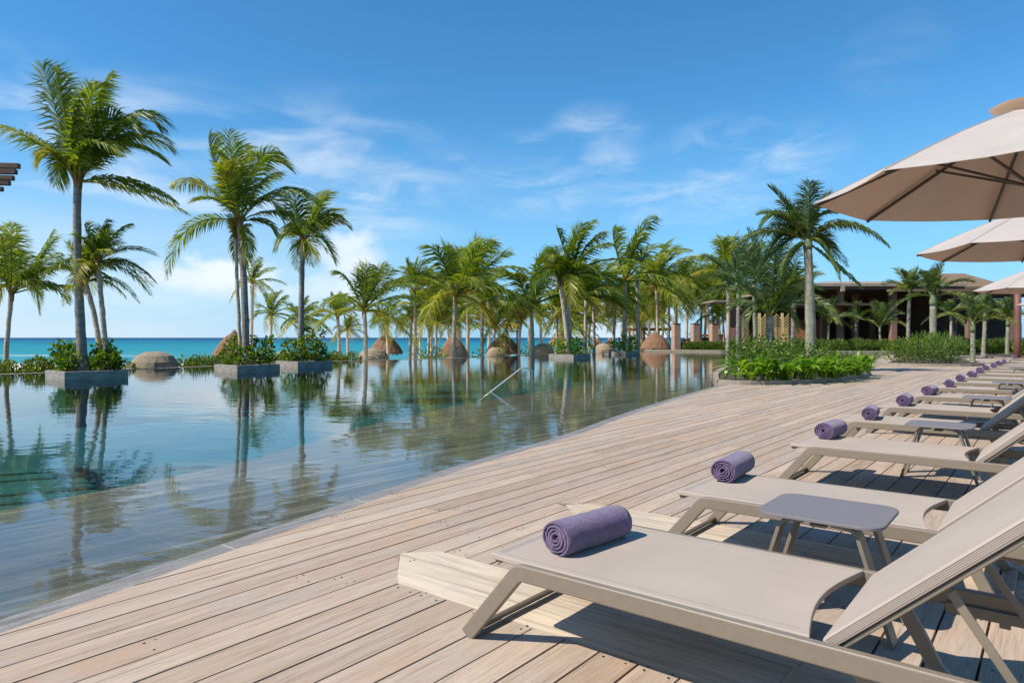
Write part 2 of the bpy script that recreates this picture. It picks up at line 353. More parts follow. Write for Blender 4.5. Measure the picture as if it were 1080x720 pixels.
def make_world():
    w = bpy.data.worlds.new('World'); S.world = w; w.use_nodes = True; nt = w.node_tree; nt.nodes.clear(); k = N(nt)
    sky = k.n('ShaderNodeTexSky', sky_type='NISHITA'); sky.sun_disc = False
    sky.sun_elevation = math.asin(sund.z); sky.sun_rotation = math.atan2(sund.x, sund.y)
    sky.air_density = 1.0; sky.dust_density = .15; sky.ozone_density = 2.5; sky.altitude = 0
    base = k.mix(sky.outputs[0], (.50, 1.18, 1.52), 1.0, 'MULTIPLY')
    d = k.n('ShaderNodeTexCoord').outputs['Generated']
    sp = k.n('ShaderNodeSeparateXYZ', {0: d})
    az = k.math('ARCTAN2', sp.outputs[0], sp.outputs[1]); el = k.math('ARCSINE', sp.outputs[2])
    def sm(x, a, b): return k.n('ShaderNodeMapRange', {0: x, 1: a, 2: b, 3: 0.0, 4: 1.0}, interpolation_type='SMOOTHSTEP').outputs[0]
    def mul(*a):
        r = a[0]
        for x in a[1:]: r = k.math('MULTIPLY', r, x)
        return r
    # cumulus bank low on the left
    cv = k.n('ShaderNodeCombineXYZ', {0: az, 1: el, 2: 0.37}).outputs[0]
    n = k.n('ShaderNodeTexNoise', {'Vector': k.n('ShaderNodeMapping', {'Vector': cv, 'Scale': (1, 1.5, 1)}).outputs[0], 'Scale': 11.0, 'Detail': 8.0, 'Roughness': .58}).outputs[0]
    top = k.math('ADD', .115, k.math('MULTIPLY', k.math('SUBTRACT', n, .5), .16))
    top = k.math('ADD', top, k.math('MULTIPLY', .052, mul(sm(az, R(-19), R(-13)), sm(az, R(-9), R(-11)))))
    c1 = mul(sm(k.math('SUBTRACT', top, el), -.008, .045), sm(el, .02, .075), sm(az, R(-9.3), R(-12.5)), sm(az, R(-36), R(-25)))
    c1 = mul(c1, k.n('ShaderNodeMapRange', {0: n, 1: .3, 2: .65, 3: .40, 4: .95}).outputs[0])
    # second small bank far right behind the palms
    c1b = mul(sm(k.math('SUBTRACT', k.math('ADD', .10, k.math('MULTIPLY', k.math('SUBTRACT', n, .5), .2)), el), 0, .02), sm(az, R(2), R(5)), sm(az, R(16), R(12)), .55)
    # cirrus veils
    rot = k.n('ShaderNodeMapping', {'Vector': cv, 'Rotation': (0, 0, R(14)), 'Scale': (2.2, 8.0, 1), 'Location': (.3, .1, 0)}).outputs[0]
    n2 = k.n('ShaderNodeTexNoise', {'Vector': rot, 'Scale': 2.1, 'Detail': 7.0, 'Roughness': .55, 'Distortion': .5}).outputs[0]
    left = mul(sm(az, R(2), R(-16)), sm(el, .36, .24), sm(el, .10, .19))
    c2 = mul(sm(n2, .38, .72), left, .62)
    rot3 = k.n('ShaderNodeMapping', {'Vector': cv, 'Rotation': (0, 0, R(-24)), 'Scale': (3.2, 9.0, 1), 'Location': (.75, .4, 0)}).outputs[0]
    n3 = k.n('ShaderNodeTexNoise', {'Vector': rot3, 'Scale': 2.6, 'Detail': 7.0, 'Roughness': .6, 'Distortion': .7}).outputs[0]
    def blob(pa, pe, ra, re_, amp):
        da = k.math('DIVIDE', k.math('SUBTRACT', az, R(pa)), R(ra)); de = k.math('DIVIDE', k.math('SUBTRACT', el, R(pe)), R(re_))
        q = k.math('ADD', k.math('MULTIPLY', da, da), k.math('MULTIPLY', de, de)); return k.math('MULTIPLY', sm(q, 1.0, 0.0), amp)
    bl = blob(3, 13.2, 12, 4.2, .85)
    for a in ((19, 14.2, 9, 3.6, .9), (14, 11.2, 11, 2.6, .8), (7, 16.5, 5, 3.0, .6), (29, 20, 5, 4, .15), (-15, 12.5, 14, 3.5, .9)):
        bl = k.math('MAXIMUM', bl, blob(*a))
    c3 = mul(sm(n3, .36, .82), bl, .62)
    hz = k.math('MULTIPLY', k.math('POWER', k.n('ShaderNodeMapRange', {0: el, 1: .34, 2: 0.0, 3: 0.0, 4: 1.0}).outputs[0], 1.5), .85)
    c4 = mul(sm(az, R(2), R(-30)), sm(el, .24, .05), k.n('ShaderNodeMapRange', {0: n2, 1: .25, 2: .7, 3: .25, 4: .6}).outputs[0])
    dens = k.math('MINIMUM', k.math('MAXIMUM', c4, k.math('MAXIMUM', k.math('MAXIMUM', c1, c1b), k.math('MAXIMUM', c2, c3))), .97)
    base = k.mix(base, (3.2, 5.6, 8.2), hz)
    colr = k.mix(base, (8.2, 8.9, 9.5), dens)
    bg = k.n('ShaderNodeBackground', {'Color': colr, 'Strength': .086})
    k.n('ShaderNodeOutputWorld', {'Surface': bg.outputs[0]})
make_world()

# ------------------------------------------------------------------ ground, sea, pool, deck
def grid_sheet(name, xs, ys, zf, m):
    b = MB(); vs = [(x, y, zf(x, y)) for y in ys for x in xs]; nx = len(xs)
    b.add(vs, [(j*nx+i, j*nx+i+1, (j+1)*nx+i+1, (j+1)*nx+i) for j in range(len(ys)-1) for i in range(nx-1)])
    return struct(b.build(name, m, smooth=True))
def beach_z(x, y): return (-1.75 - .011*max(0, y-40) if y < 90 else -2.3-.02*(y-90)) if y < 400 else -12
grid_sheet('beach', [-30000, -400, -60, 0, 60, 400, 30000], [-3000, -60, 0, 40, 70, 90, 100, 130, 150, 200, 399, 40000], beach_z, M['sand'])
b = MB(); b.add([(-40000, 84, -2.3), (40000, 84, -2.3), (40000, 45000, -2.3), (-40000, 45000, -2.3)], [(0, 1, 2, 3)]); struct(b.build('sea', M['sea']))

EDGE = [(-7.2, -9), (-3.6, -1.2), (-2.55, 1.4), (-2, 2.68), (-1.35, 4.06), (-.36, 6.18), (.72, 7.95), (1.65, 10), (2.67, 12), (3.95, 14.4), (5.35, 16.9), (8.6, 21.3), (12.4, 26.2), (15.2, 29.75), (18.2, 34), (27.5, 50)]
FAR = [(27.5, 50.0), (19.4, 50.3), (18.6, 54.5), (11.5, 58), (6, 51), (1.3, 44.3), (-3.2, 39), (-7.3, 35.2), (-9.05, 34), (-12.6, 27.4), (-15.9, 22.4), (-18.2, 18), (-21, 8), (-22, -9)]
def smooth_poly(p, it=2):
    for _ in range(it):
        q = [p[0]]
        for a, c in zip(p[:-1], p[1:]):
            q += [(a[0]*.75+c[0]*.25, a[1]*.75+c[1]*.25), (a[0]*.25+c[0]*.75, a[1]*.25+c[1]*.75)]
        p = q+[p[-1]]
    return p
EDGE_S = smooth_poly(EDGE, 2); FAR_S = smooth_poly(FAR, 1)
def offset(p, d):     # to the left of travel
    out = []
    for i in range(len(p)):
        a = Vector(p[max(i-1, 0)]); c = Vector(p[min(i+1, len(p)-1)]); t = (c-a).normalized()
        out.append((p[i][0]-t.y*d, p[i][1]+t.x*d))
    return out
def to_uv(p):
    q = Vector((p[0], p[1], 0))-C0; return q.dot(U), q.dot(V)

def flat(name, poly, z, m, rot=False):
    me = bpy.data.meshes.new(name); bm = bmesh.new()
    if rot: poly = [(to_uv(p)[1], to_uv(p)[0]) for p in poly]
    f = bm.faces.new([bm.verts.new((p[0], p[1], 0)) for p in poly]); 
    f.normal_update()
    if f.normal.z < 0: f.normal_flip()
    bmesh.ops.triangulate(bm, faces=bm.faces, ngon_method='EAR_CLIP'); bm.to_mesh(me); bm.free(); me.materials.append(m)
    o = link(name, me)
    o.location = (C0.x, C0.y, z) if rot else (0, 0, z)
    if rot: o.rotation_euler = (0, 0, -TH)
    return struct(o)
POOL = EDGE_S+FAR_S
flat('pool_water', POOL, WATER, M['water'])
flat('pool_floor', offset(EDGE_S, 2.5)+FAR_S, -1.35, M['pooltile'])
cop = offset(EDGE_S, .17)
# shallow shelf along the deck
SH = [(-9.6, -9), (-6.4, -1.2), (-5.3, 1.4), (-4.7, 2.9), (-3.9, 4.9), (-3.25, 5.95), (-2.72, 7.1), (-2.43, 8.45), (-2.1, 10), (-1.3, 12.2), (-.2, 14.6), (1.5, 17.5), (5, 22.5), (9, 27.4), (12.0, 31), (13, 35), (16, 50)]
SH_S = smooth_poly(SH, 2)
def strip(name, pa, pb, z, m, zb=None, rot=True, side=None):
    """sheet between two polylines with the same count; optional wall going down along pb"""
    b = MB(); n = len(pa)
    conv = (lambda p: (to_uv(p)[1], to_uv(p)[0])) if rot else (lambda p: p)
    va = [(*conv(p), 0) for p in pa]; vb = [(*conv(p), 0) for p in pb]
    vs = va+vb; fs = [(i, i+1, n+i+1, n+i) for i in range(n-1)]
    if zb is not None:
        vs += [(x, y, zb-z) for x, y, _ in vb]; fs += [(n+i, n+i+1, 2*n+i+1, 2*n+i) for i in range(n-1)]
    b.add(vs, fs); o = b.build(name, m, fixn=False)
    o.location = (C0.x, C0.y, z) if rot else (0, 0, z)
    if rot: o.rotation_euler = (0, 0, -TH)
    return struct(o)
def resample(p, n):
    L = [0]
    for a, c in zip(p[:-1], p[1:]): L.append(L[-1]+math.dist(a, c))
    out = []; j = 0
    for i in range(n):
        s = L[-1]*i/(n-1)
        while j < len(p)-2 and L[j+1] < s: j += 1
        t = (s-L[j])/max(1e-9, L[j+1]-L[j]); out.append((p[j][0]+(p[j+1][0]-p[j][0])*t, p[j][1]+(p[j+1][1]-p[j][1])*t))
    return out
strip('pool_shelf', EDGE_S, [SH_S[min(i, len(SH_S)-1)] for i in range(len(EDGE_S))] if len(SH_S) == len(EDGE_S) else resample(SH_S, len(EDGE_S)), -.125, M['shelf'], zb=-1.35)
strip('pool_coping', EDGE_S, cop, -.014, M['coping'], zb=-.12)
# far infinity edge: a low lip and the outer wall
lip = offset(FAR_S, -.35)
b = MB(); n = len(FAR_S)
b.add([(*p, -1.36) for p in FAR_S]+[(*p, -.02) for p in FAR_S]+[(*p, -.02) for p in lip]+[(*p, -2.2) for p in lip],
      [(k*n+i, k*n+i+1, (k+1)*n+i+1, (k+1)*n+i) for k in range(3) for i in range(n-1)])
struct(b.build('pool_edge_wall', M['kerb']))

# right-hand land behind the pool
LAND = [(15.0, 29.9), (18.4, 34), (27.8, 50.1), (19.5, 50.5), (18.9, 54.9), (11.6, 58.4), (12, 66), (22, 84), (45, 130), (200, 160), (200, -40), (0, -40), (-3.2, -12)]
b = MB(); b.prism([(14.9, 30.2)]+LAND[1:11]+[(60, 20), (30, 25)], -2.2, -.07); struct(b.build('land', M['lawn'], fixn=True))

# deck boards, each its own island, cut along the pool edge
PITCH = .157; GAP = .0095; TK = .03
EUV = [to_uv(p) for p in EDGE_S]
EUV = [(u_, v_) for u_, v_ in EUV]
def c0f(v): return .185 if v > -.734 else min(.496, .185+(-.734-v)*1.0)
def c1f(v): return .655 if v > -.88 else max(.496, .655-(-.88-v)*.95)
def ustart(v):
    # the largest u at which the pool edge crosses the line of constant v, walking outwards
    best = None
    for (u0, v0), (u1, v1) in zip(EUV[:-1], EUV[1:]):
        if (v0-v)*(v1-v) <= 0 and abs(v1-v0) > 1e-9:
            t = (v-v0)/(v1-v0); x = u0+(u1-u0)*t
            best = x if best is None else max(best, x)
    return best
STRIPS = [(0, 0, 0, 2.1), (1.43, 0, .10, 2.2)]   # u0,u1,v0,v1 of the pale cross boards
b = MB(); sb = MB()
def board(u0a, u0b, u1, v0, v1):
    # u0a at v0, u0b at v1; local frame x = v, y = u
    jt = rng.uniform(-.0012, .0012)
    ua, ub = u1 if isinstance(u1, tuple) else (u1, u1)
    if min(ua-u0a, ub-u0b) < .01: return
    vs = [(v0, u0a, jt), (v1, u0b, jt), (v1, ub, jt), (v0, ua, jt)]
    vs += [(x, y, -TK) for x, y, _ in vs]
    b.add(vs, [(0, 1, 2, 3), (0, 4, 5, 1), (1, 5, 6, 2), (2, 6, 7, 3), (3, 7, 4, 0)])
def screws(u, v0, v1):
    if u > 9 or u < -3 or rng.random() < .35: return
    for vv in (v0+.03, v1-.03):
        for du in ((.0,) if rng.random() < .6 else (-.0, .035)):
            r = rng.uniform(.003, .0055); cx = vv+rng.uniform(-.006, .006); cy = u+du+rng.uniform(-.006, .006)
            sb.add([(cx+r*math.cos(a*math.pi/3), cy+r*math.sin(a*math.pi/3)*1.4, .0022) for a in range(6)], [tuple(range(6))])
i0 = int(-5.4/PITCH); i1 = int(22/PITCH)
A_V0 = -.73-STRIPS[0][2]
for i in range(-100, i1):
    v0 = i*PITCH+.072+GAP/2; v1 = v0+PITCH-GAP
    sa, sb_ = ustart(v0), ustart(v1)
    if sa is None or sb_ is None:
        if v0 > 0: sa = sb_ = -14.0
        else: continue
    sa += .035; sb_ += .035
    if v0 > -1.0: sa = max(sa, -9); sb_ = max(sb_, -9)
    if min(sa, sb_) > 48: continue
    uend = 50 if v0 < 6 else 42
    cuts = []
    for (du, _, dv, w1) in STRIPS:
        if v1 > -1.03+dv and v0 < w1:
            cuts.append(((c0f(v0-dv)+du-.003, c0f(v1-dv)+du-.003), (c1f(v0-dv)+du+.003, c1f(v1-dv)+du+.003)))
    a, c = sa, sb_
    segs = []; start = (a, c)
    for (lo, hi) in cuts:
        if max(start) < min(lo): segs.append((start, lo))
        if max(start) < min(hi): start = hi
    segs.append((start, (uend, uend)))
    for (s0, s1), e in segs:
        first = True; cur = max(s0, s1)
        nxt = (cur//3.9+1)*3.9+rng.choice((-1.3, 0, 1.1))+rng.uniform(-.1, .1)
        if nxt-cur < .7: nxt += 2.6
        while True:
            end = nxt
            last = min(e)-end < .5
            if last: board(s0 if first else cur, s1 if first else cur, e, v0, v1); end = max(e)
            else: board(s0 if first else cur, s1 if first else cur, end-.0015, v0, v1)
            screws((cur if first else cur)+.03, v0, v1); screws(end-.04, v0, v1)
            for mid in range(1, 4): 
                if rng.random() < .22: screws(cur+(end-cur)*mid/4, v0, v1)
            if last: break
            cur = end+.0015; first = False; nxt = end+rng.choice((1.95, 2.6, 3.25, 3.9))
o = struct(b.build('deck', M['deck'])); o.location = C0; o.rotation_euler = (0, 0, -TH)
o = struct(sb.build('deck_screws', M['screw'])); o.location = C0; o.rotation_euler = (0, 0, -TH)
b = MB()
for (du, _, dv, w1) in STRIPS:
    for j in range(3):
        y0 = .185+j*.157; y1 = y0+.153
        la, lb = ((-.734, -.887), (-.891, -1.044), (-1.044, -.90))[j]
        xs = [(la, lb)]+[(q, q) for q in (rng.uniform(.2, 1.2), w1-dv)]
        for q in range(2):
            (xa, xa2), (xb, xb2) = xs[q], xs[q+1]; jt = rng.uniform(-.001, .001)
            vs = [(xa+dv, y0+du, jt), (xb+dv-.002, y0+du, jt), (xb2+dv-.002, y1+du, jt), (xa2+dv, y1+du, jt)]; vs += [(x, y, -TK) for x, y, _ in vs]
            b.add(vs, [(0, 1, 2, 3), (0, 4, 5, 1), (1, 5, 6, 2), (2, 6, 7, 3), (3, 7, 4, 0)])
o = struct(b.build('deck_cross_boards', M['strip'])); o.location = C0; o.rotation_euler = (0, 0, -TH)
# dark joist bed below the boards
bed = [p for p in offset(EDGE_S, -.012)]
flat('deck_base', bed+[(60, 60), (60, -20), (0, -20)], -.034, M['soil'])

# ------------------------------------------------------------------ loungers
def ribbon(path, th, y0, y1):
    """prism with a constant thickness along a path in the XZ plane"""
    n = len(path); up_ = []; lo = []
    for i in range(n):
        a = Vector(path[max(i-1, 0)]); c = Vector(path[min(i+1, n-1)]); t = (c-a).normalized(); nn = Vector((-t.y, t.x))
        k = 1.0
        if 0 < i < n-1:
            t1 = (Vector(path[i])-a).normalized(); t2 = (c-Vector(path[i])).normalized(); k = 1/max(.3, math.cos(t1.angle(t2)/2))
        p = Vector(path[i]); up_.append(p+nn*th/2*k); lo.append(p-nn*th/2*k)
    vs = []
    for y in (y0, y1): vs += [(p.x, y, p.y) for p in up_]+[(p.x, y, p.y) for p in lo]
    fs = []; m = 2*n
    for i in range(n-1):
        fs += [(i, i+1, n+i+1, n+i)[::-1], (m+i, m+i+1, m+n+i+1, m+n+i), (i, i+1, m+i+1, m+i), (n+i, n+i+1, m+n+i+1, m+n+i)[::-1]]
    fs += [(0, n, m+n, m), (n-1, m+n-1, m+2*n-1, 2*n-1)]
    return vs, fs
def arc_path(p0, p1, p2, r, n=6):
    p0, p1, p2 = Vector(p0), Vector(p1), Vector(p2); d0 = (p0-p1).normalized(); d2 = (p2-p1).normalized()
    ang = d0.angle(d2); t = r/math.tan(ang/2); a = p1+d0*t; c = p1+d2*t
    out = []
    for i in range(n+1):
        s = i/n; out.append((a*(1-s)+p1*s)*(1-s)+(p1*(1-s)+c*s)*s)
    return out
LW = .66
def make_lounger(label):
    t = thing('sun_lounger', label, 'sun lounger', uv(0, 0), -TH, 'sun loungers in a row on the deck')
    # side rails bent into slanted front legs
    for y0, y1 in ((-.042, -.012), (LW+.012, LW+.042)):
        b = MB(); pth = [Vector((-.085, .004))]+arc_path((-.085, 0), (.165, .298), (1.99, .298), .06)+[Vector((1.0, .298)), Vector((1.97, .298))]
        vs, fs = ribbon(pth, .06, y0, y1)
        b.add(vs, fs); b.build('side_rail', M['metal'], t, bevel=.006, seg=3, fixn=True)
    b = MB(); b.box((-.066, LW/2, .026), (.016, LW+.024-.002, .042), Matrix.Rotation(R(40), 3, 'Y')); b.build('foot_stretcher', M['metal'], t, bevel=.004)
    for y in (.012, LW-.04):
        b = MB(); vs, fs = ribbon([Vector((1.27, .285)), Vector((1.34, .16)), Vector((1.385, .07)), Vector((1.42, .035)), Vector((1.48, .012))], .045, y, y+.028)
        b.add(vs, fs); b.build('rear_leg', M['metal'], t, bevel=.004, fixn=True)
    b = MB(); b.box((1.435, LW/2, .04), (.04, LW-.082, .014)); b.build('rear_stretcher', M['metal'], t, bevel=.003)
    # seat sling with a concave rear edge
    b = MB(); poly = [(.0, .012), (.012, 0), (.16, -.010), (1.165, -.010)]
    for i in range(1, 14):
        s = i/14; poly.append((1.165-.052*math.sin(math.pi*s), -.010+(LW+.02)*s))
    poly += [(1.165, LW+.010), (.16, LW+.010), (.012, LW), (.0, LW-.012)]
    b.prism(poly, .309, .331); b.build('seat_sling', M['sling'], t, bevel=.004, seg=3, fixn=True)
    sl_ = [c for c in t.children if c.name.startswith('seat_sling')][-1]; b = MB()
    for y in (.022, LW-.022): b.box((.60, y, .3313), (1.06, .004, .0011))
    b.box((.03, LW/2, .3313), (.004, LW-.05, .0011)); b.box((.045, LW/2, .3313), (.003, LW-.05, .0009)); b.build('hem', M['hem'], sl_)
    b = MB(); b.box((.02, LW/2, .298), (.03, LW-.06, .02)); b.build('seat_crossbar', M['metal'], t, bevel=.003)
    # backrest
    ang = R(42.5); rot = Matrix.Rotation(-ang, 3, 'Y'); o = Vector((1.212, LW/2, .294))
    def L(x, y, z): return o+rot @ Vector((x, y, z))
    b = MB(); b.box(L(.40, 0, .018), (.80, LW-.012, .034), rot); bk = b.build('backrest', M['sling'], t, bevel=.010, seg=3)
    b = MB()
    for k in range(6):
        for sy in (-1, 1): b.box(L(.40, sy*((LW-.012)/2+.0002), .0065+.0046*k), (.772, .002, .0021), rot)
    b.build('piping', M['sling'], bk)
    b = MB()
    for y in (-.303, .303): b.box(L(.40, y, -.0068), (.79, .028, .012), rot)
    for x in (.06, .42, .775): b.box(L(x, 0, -.0068), (.026, .576, .010), rot)
    b.build('backrest_frame', M['metal'], bk, bevel=.003)
    for y in (-.27, .27):
        a = L(.345, y, -.026); e = Vector((1.64, LW/2+y, .275))
        b = MB(); b.bar(a, e, .022, .009, (0, 1, 0)); b.build('support_strut', M['metal'], t, bevel=.002)
    for y0 in (.0, LW-.012):
        b = MB(); b.box((1.62, y0+.006-(.008 if y0 == 0 else -.008), .265), (.42, .010, .035))
        for k in range(4): b.box((1.48+.09*k, y0+.006-(.008 if y0 == 0 else -.008), .243), (.03, .009, .02))
        b.build('ratchet_rail', M['metal'], t, bevel=.003)
    return t

def make_table(label):
    t = thing('side_table', label, 'side table', uv(1.03, .96), -TH, 'side tables between the loungers')
    b = MB(); hx, hy, r = .235, .215, .075; poly = []
    for cx, cy, a0 in ((hx-r, hy-r, 0), (-hx+r, hy-r, 90), (-hx+r, -hy+r, 180), (hx-r, -hy+r, 270)):
        for i in range(7):
            a = R(a0+15*i); poly.append((cx+r*math.cos(a), cy+r*math.sin(a)))
    b.prism(poly, .431, .444); b.build('table_top', M['tabletop'], t, bevel=.002, fixn=True)
    for sx in (-1, 1):
        for sy in (-1, 1):
            b = MB(); pth = [Vector((sx*.05, .4225)), Vector((sx*.095, .4215)), Vector((sx*.128, .412)), Vector((sx*.146, .388)), Vector((sx*.262, .004))]
            vs, fs = ribbon(pth, .015, sy*.135-.042, sy*.135+.042); b.add(vs, fs); b.build('leg', M['metal'], t, bevel=.002, fixn=True)
    b = MB(); b.box((0, 0, .4085), (.06, .33, .010)); b.build('under_bar', M['metal'], t)
    return t

def make_towel():
    b = MB(); turns = 4.3; n = 150; L = .375; th = .0094; rg = random.Random(3)
    ctr = []; 
    for i in range(n+1):
        s = i/n; a = 2*math.pi*turns*s; r = .008+.0550*s
        r *= 1+.015*math.sin(a*2.3+1)+.008*math.sin(a*5.1)
        ctr.append((r*math.cos(-a+.6), r*math.sin(-a+.6), r))
    ny = 18; vs = []; 
    for j in range(ny+1):
        y = -L/2+L*j/ny; e = min(j, ny-j); 
        for side in (1, -1):
            for i, (x, z, r) in enumerate(ctr):
                k = 1/r*(r+side*th*.52*(1 if e > 0 else .8)); k *= 1-(.02 if e == 0 else 0)
                w = 1+.012*math.sin(y*31+i*.13)+.008*math.sin(y*77+i*.31)
                dy = (.003*math.sin(i*.23)+.001*math.sin(i*1.7)) if j in (0, ny) else 0
                xx = x*k*w*1.06; zz = max(z*k*w*.97, -.0585+.001*math.sin(i))
                vs.append((xx, y+dy, zz))
    m = n+1; row = 2*m; fs = []
    for j in range(ny):
        for i in range(n):
            a = j*row+i; fs.append((a, a+1, a+1+row, a+row)); c = a+m; fs.append((c, c+row, c+row+1, c+1))
        for i in (0, n): a = j*row+i; fs.append((a, a+row, a+m+row, a+m))
    for j in (0, ny):
        for i in range(n): a = j*row+i; fs.append((a, a+m, a+m+1, a+1) if j == 0 else (a, a+1, a+m+1, a+m))
    b.add(vs, fs); return b.mesh('rolled_towel', M['towel'], smooth=True)

ORD = ['nearest', 'second', 'third', 'fourth', 'fifth', 'sixth', 'seventh', 'eighth', 'ninth', 'tenth', 'eleventh', 'twelfth', 'thirteenth', 'fourteenth', 'fifteenth']
TW = [(615, 557), (773, 492), (876, 453), (918, 435), (954, 422), (980.5, 411.6), (1001, 404), (1012.6, 398.6), (1025, 394.4), (1033, 390.6), (1039.5, 387.7), (1047.5, 385.2), (1053.5, 383), (1058.5, 381.4), (1070, 376.2)]
tz = .331+.0585
base_l = make_lounger('nearest taupe sun lounger, filling the lower right corner of the deck')
towel_me = make_towel(); table0 = None
extra = ['', ' behind the closest side table', '', ' just past the second side table', '', '', '', '', '', '', '', '', '', '', '']
lpos = []
for i, (px, py) in enumerate(TW):
    q = gp(px, py, tz+.0)
    u_, v_ = to_uv(q)
    if i == 0: lu, lv = 0.0, 0.0; tu, tv = u_, v_
    else: lu, lv = u_-.30, v_-.26
    if i == 1: lu, lv = 1.43, .10
    if i == 2: lu, lv = 3.50, .08
    lpos.append((lu, lv))
    if i == 0: tu, tv = .315, .245
    rz = -TH+R((-8, 4, -3, 6, 2, -4, 5, 3, -2, 4, 1, 3, -3, 2, 4)[i])
    lab = f'{ORD[i]} taupe sun lounger counted from the camera{extra[i]}'
    if i > 0: dup(base_l, uv(lu, lv), -TH, lab)
    tl = link('rolled_towel', towel_me)
    p = uv(u_, v_) if i else uv(tu, tv); tl.location = (p.x, p.y, tz); tl.rotation_euler = (0, 0, rz)
    k_ = rng.uniform(1.06, 1.16) if i else 1.08; tl.scale = (k_*rng.uniform(.98, 1.05), rng.uniform(1.0, 1.12) if i else 1.03, k_); tl.location.z = .331+.0585*k_
    tag(tl, f'rolled purple towel lying on the foot end of the {ORD[i]} lounger from the camera', 'towel', 'rolled towels on the loungers')
tabs = [(1.03, .96)]
for a, px, py in ((2, 992, 447), (4, 1041, 418.5), (6, 1066, 403), (9, 1078, 388)):
    q = gp(px, py, .444); tabs.append(to_uv(q))
for i, (tu, tv) in enumerate(tabs):
    lab = ['grey topped side table nearest the camera, between the first two loungers', 'second grey topped side table from the camera, beyond the third lounger', 'third grey topped side table from the camera, beyond the fifth lounger',
           'fourth grey topped side table from the camera, cut by the photo edge', 'farthest grey topped side table, near the end of the lounger row'][i]
    if i == 0: table0 = make_table(lab); table0.location = uv(tu, tv)
    else: dup(table0, uv(tu, tv), -TH, lab)

# ------------------------------------------------------------------ parasols
def make_parasol(label, group):
    t = thing('parasol', label, 'parasol', (0, 0, 0), 0, group)
    Rr, zr, zt = 1.5, 2.26, 2.885
    def pt(a, s, z): return Vector((Rr*s*math.cos(a), Rr*s*math.sin(a), z))
    def prof(s): return zt-(zt-zr)*s+.03*math.sin(math.pi*s)
    b = MB(); vs = []; fs = []; st = [.13, .3, .5, .7, .85, 1.0]; per = 4; ns = 8*per
    for s in st:
        for k in range(8):
            a0, a1 = (R(45*k), R(45*k+45)); p0 = pt(a0, s, prof(s)); p1 = pt(a1, s, prof(s))
            for j in range(per):
                q = p0.lerp(p1, j/per); q.z -= .035*s*math.sin(math.pi*j/per)*(1 if s < .99 else .5); q.x *= 1-.018*math.sin(math.pi*j/per)*s; q.y *= 1-.018*math.sin(math.pi*j/per)*s
                vs.append(q)
    n1 = len(vs)
    vs += [Vector((q.x, q.y, q.z-.004)) for q in vs]
    for i in range(len(st)-1):
        for j in range(ns):
            j2 = (j+1) % ns; f = (i*ns+j, (i+1)*ns+j, (i+1)*ns+j2, i*ns+j2); fs.append(f); fs.append(tuple(x+n1 for x in f[::-1]))
    e = (len(st)-1)*ns
    for j in range(ns): j2 = (j+1) % ns; fs.append((e+j, e+n1+j, e+n1+j2, e+j2))
    b.add(vs, fs); cn = b.build('canopy', M['canopy'], t)
    b = MB(); 
    for k in range(8):
        a0 = R(45*k); ps = [pt(a0, s, prof(s)+.004) for s in (.13, .4, .7, .995)]
        for p0, p1 in zip(ps[:-1], ps[1:]): b.bar(p0, p1, .014, .002)
    b.build('seam', M['canopy'], cn)
    b = MB(); vs = []; fs = []
    for s, dz in ((.02, .062), (.11, .045), (.19, .018)):
        for k in range(16): vs.append(pt(R(22.5*k), s*(1 if k % 2 == 0 else .965), zt-.02+dz-.07*s))
    for i in range(2):
        for j in range(16): fs.append((i*16+j, (i+1)*16+j, (i+1)*16+(j+1) % 16, i*16+(j+1) % 16))
    fs.append(tuple(range(16))); b.add(vs, fs); b.build('vent', M['canopy'], t)
    for k in range(8):
        a = R(45*k); b = MB(); b.bar(pt(a, .03, zt-.05), pt(a, .985, zr-.02), .018, .024); rb = b.build('rib', M['metal_dark'], t, bevel=.002)
        b = MB(); b.bar(pt(a, .03, 2.28), pt(a, .52, prof(.52)-.028), .014, .018); b.build('strut', M['metal_dark'], rb)
    b = MB(); b.tube([(0, 0, .02), (0, 0, zt+.1)], .024, 16); b.build('pole', M['postwood'], t, smooth=False)
    b = MB(); b.lathe([(.05, 2.24), (.06, 2.26), (.06, 2.31), (.05, 2.33)], 16); b.build('hub', M['metal_dark'], t)
    b = MB(); b.lathe([(.28, 0.0), (.28, .05), (.26, .065), (.04, .075), (.04, .3), (.032, .31)], 24); b.build('base', M['metal_dark'], t)
    return t
pg = 'parasols over the lounger row'
kk = (2.26-H)
def par_at(px, py): 
    d = F*kk/(356-py); return Vector(((px-540)/F*d, d, 0))
par = make_parasol('nearest pale canvas parasol, largest, high at the right edge', pg)
# left-most corner pixel of each rim -> centre, from the octagon fitted on the first one
ang0 = math.atan2(5.87-5.2, 2.58-4.06)
def place(px, py): return par_at(px, py)-Vector((1.5*math.cos(ang0), 1.5*math.sin(ang0), 0))
par.location = place(857.5, 215); par.rotation_euler = (0, 0, ang0)
p2 = place(965, 268.5); p3 = place(1026, 307)
dup(par, p2, ang0, 'second parasol from the camera, pale canvas, below the nearest one')
dup(par, p3, ang0, 'third parasol from the camera, low pale canvas at the right edge')
dup(par, place(1072.5, 321.5), ang0, 'distant pale parasol peeping out right of the red brown post')
def post():
    t = thing('timber_post', 'round red brown timber post standing right of the far towels', 'post', gp(1073, 380))
    b = MB(); b.tube([(0, 0, -.03), (0, 0, 1.2), (.01, 0, 2.4), (0.01, 0, 3.4)], [.155, .15, .15, .14], 14); b.build('shaft', M['postwood'], t, smooth=True)
    b = MB(); b.lathe([(.2, -.02), (.2, .06), (.165, .09)], 14); b.build('collar', M['metal_dark'], t)
post()

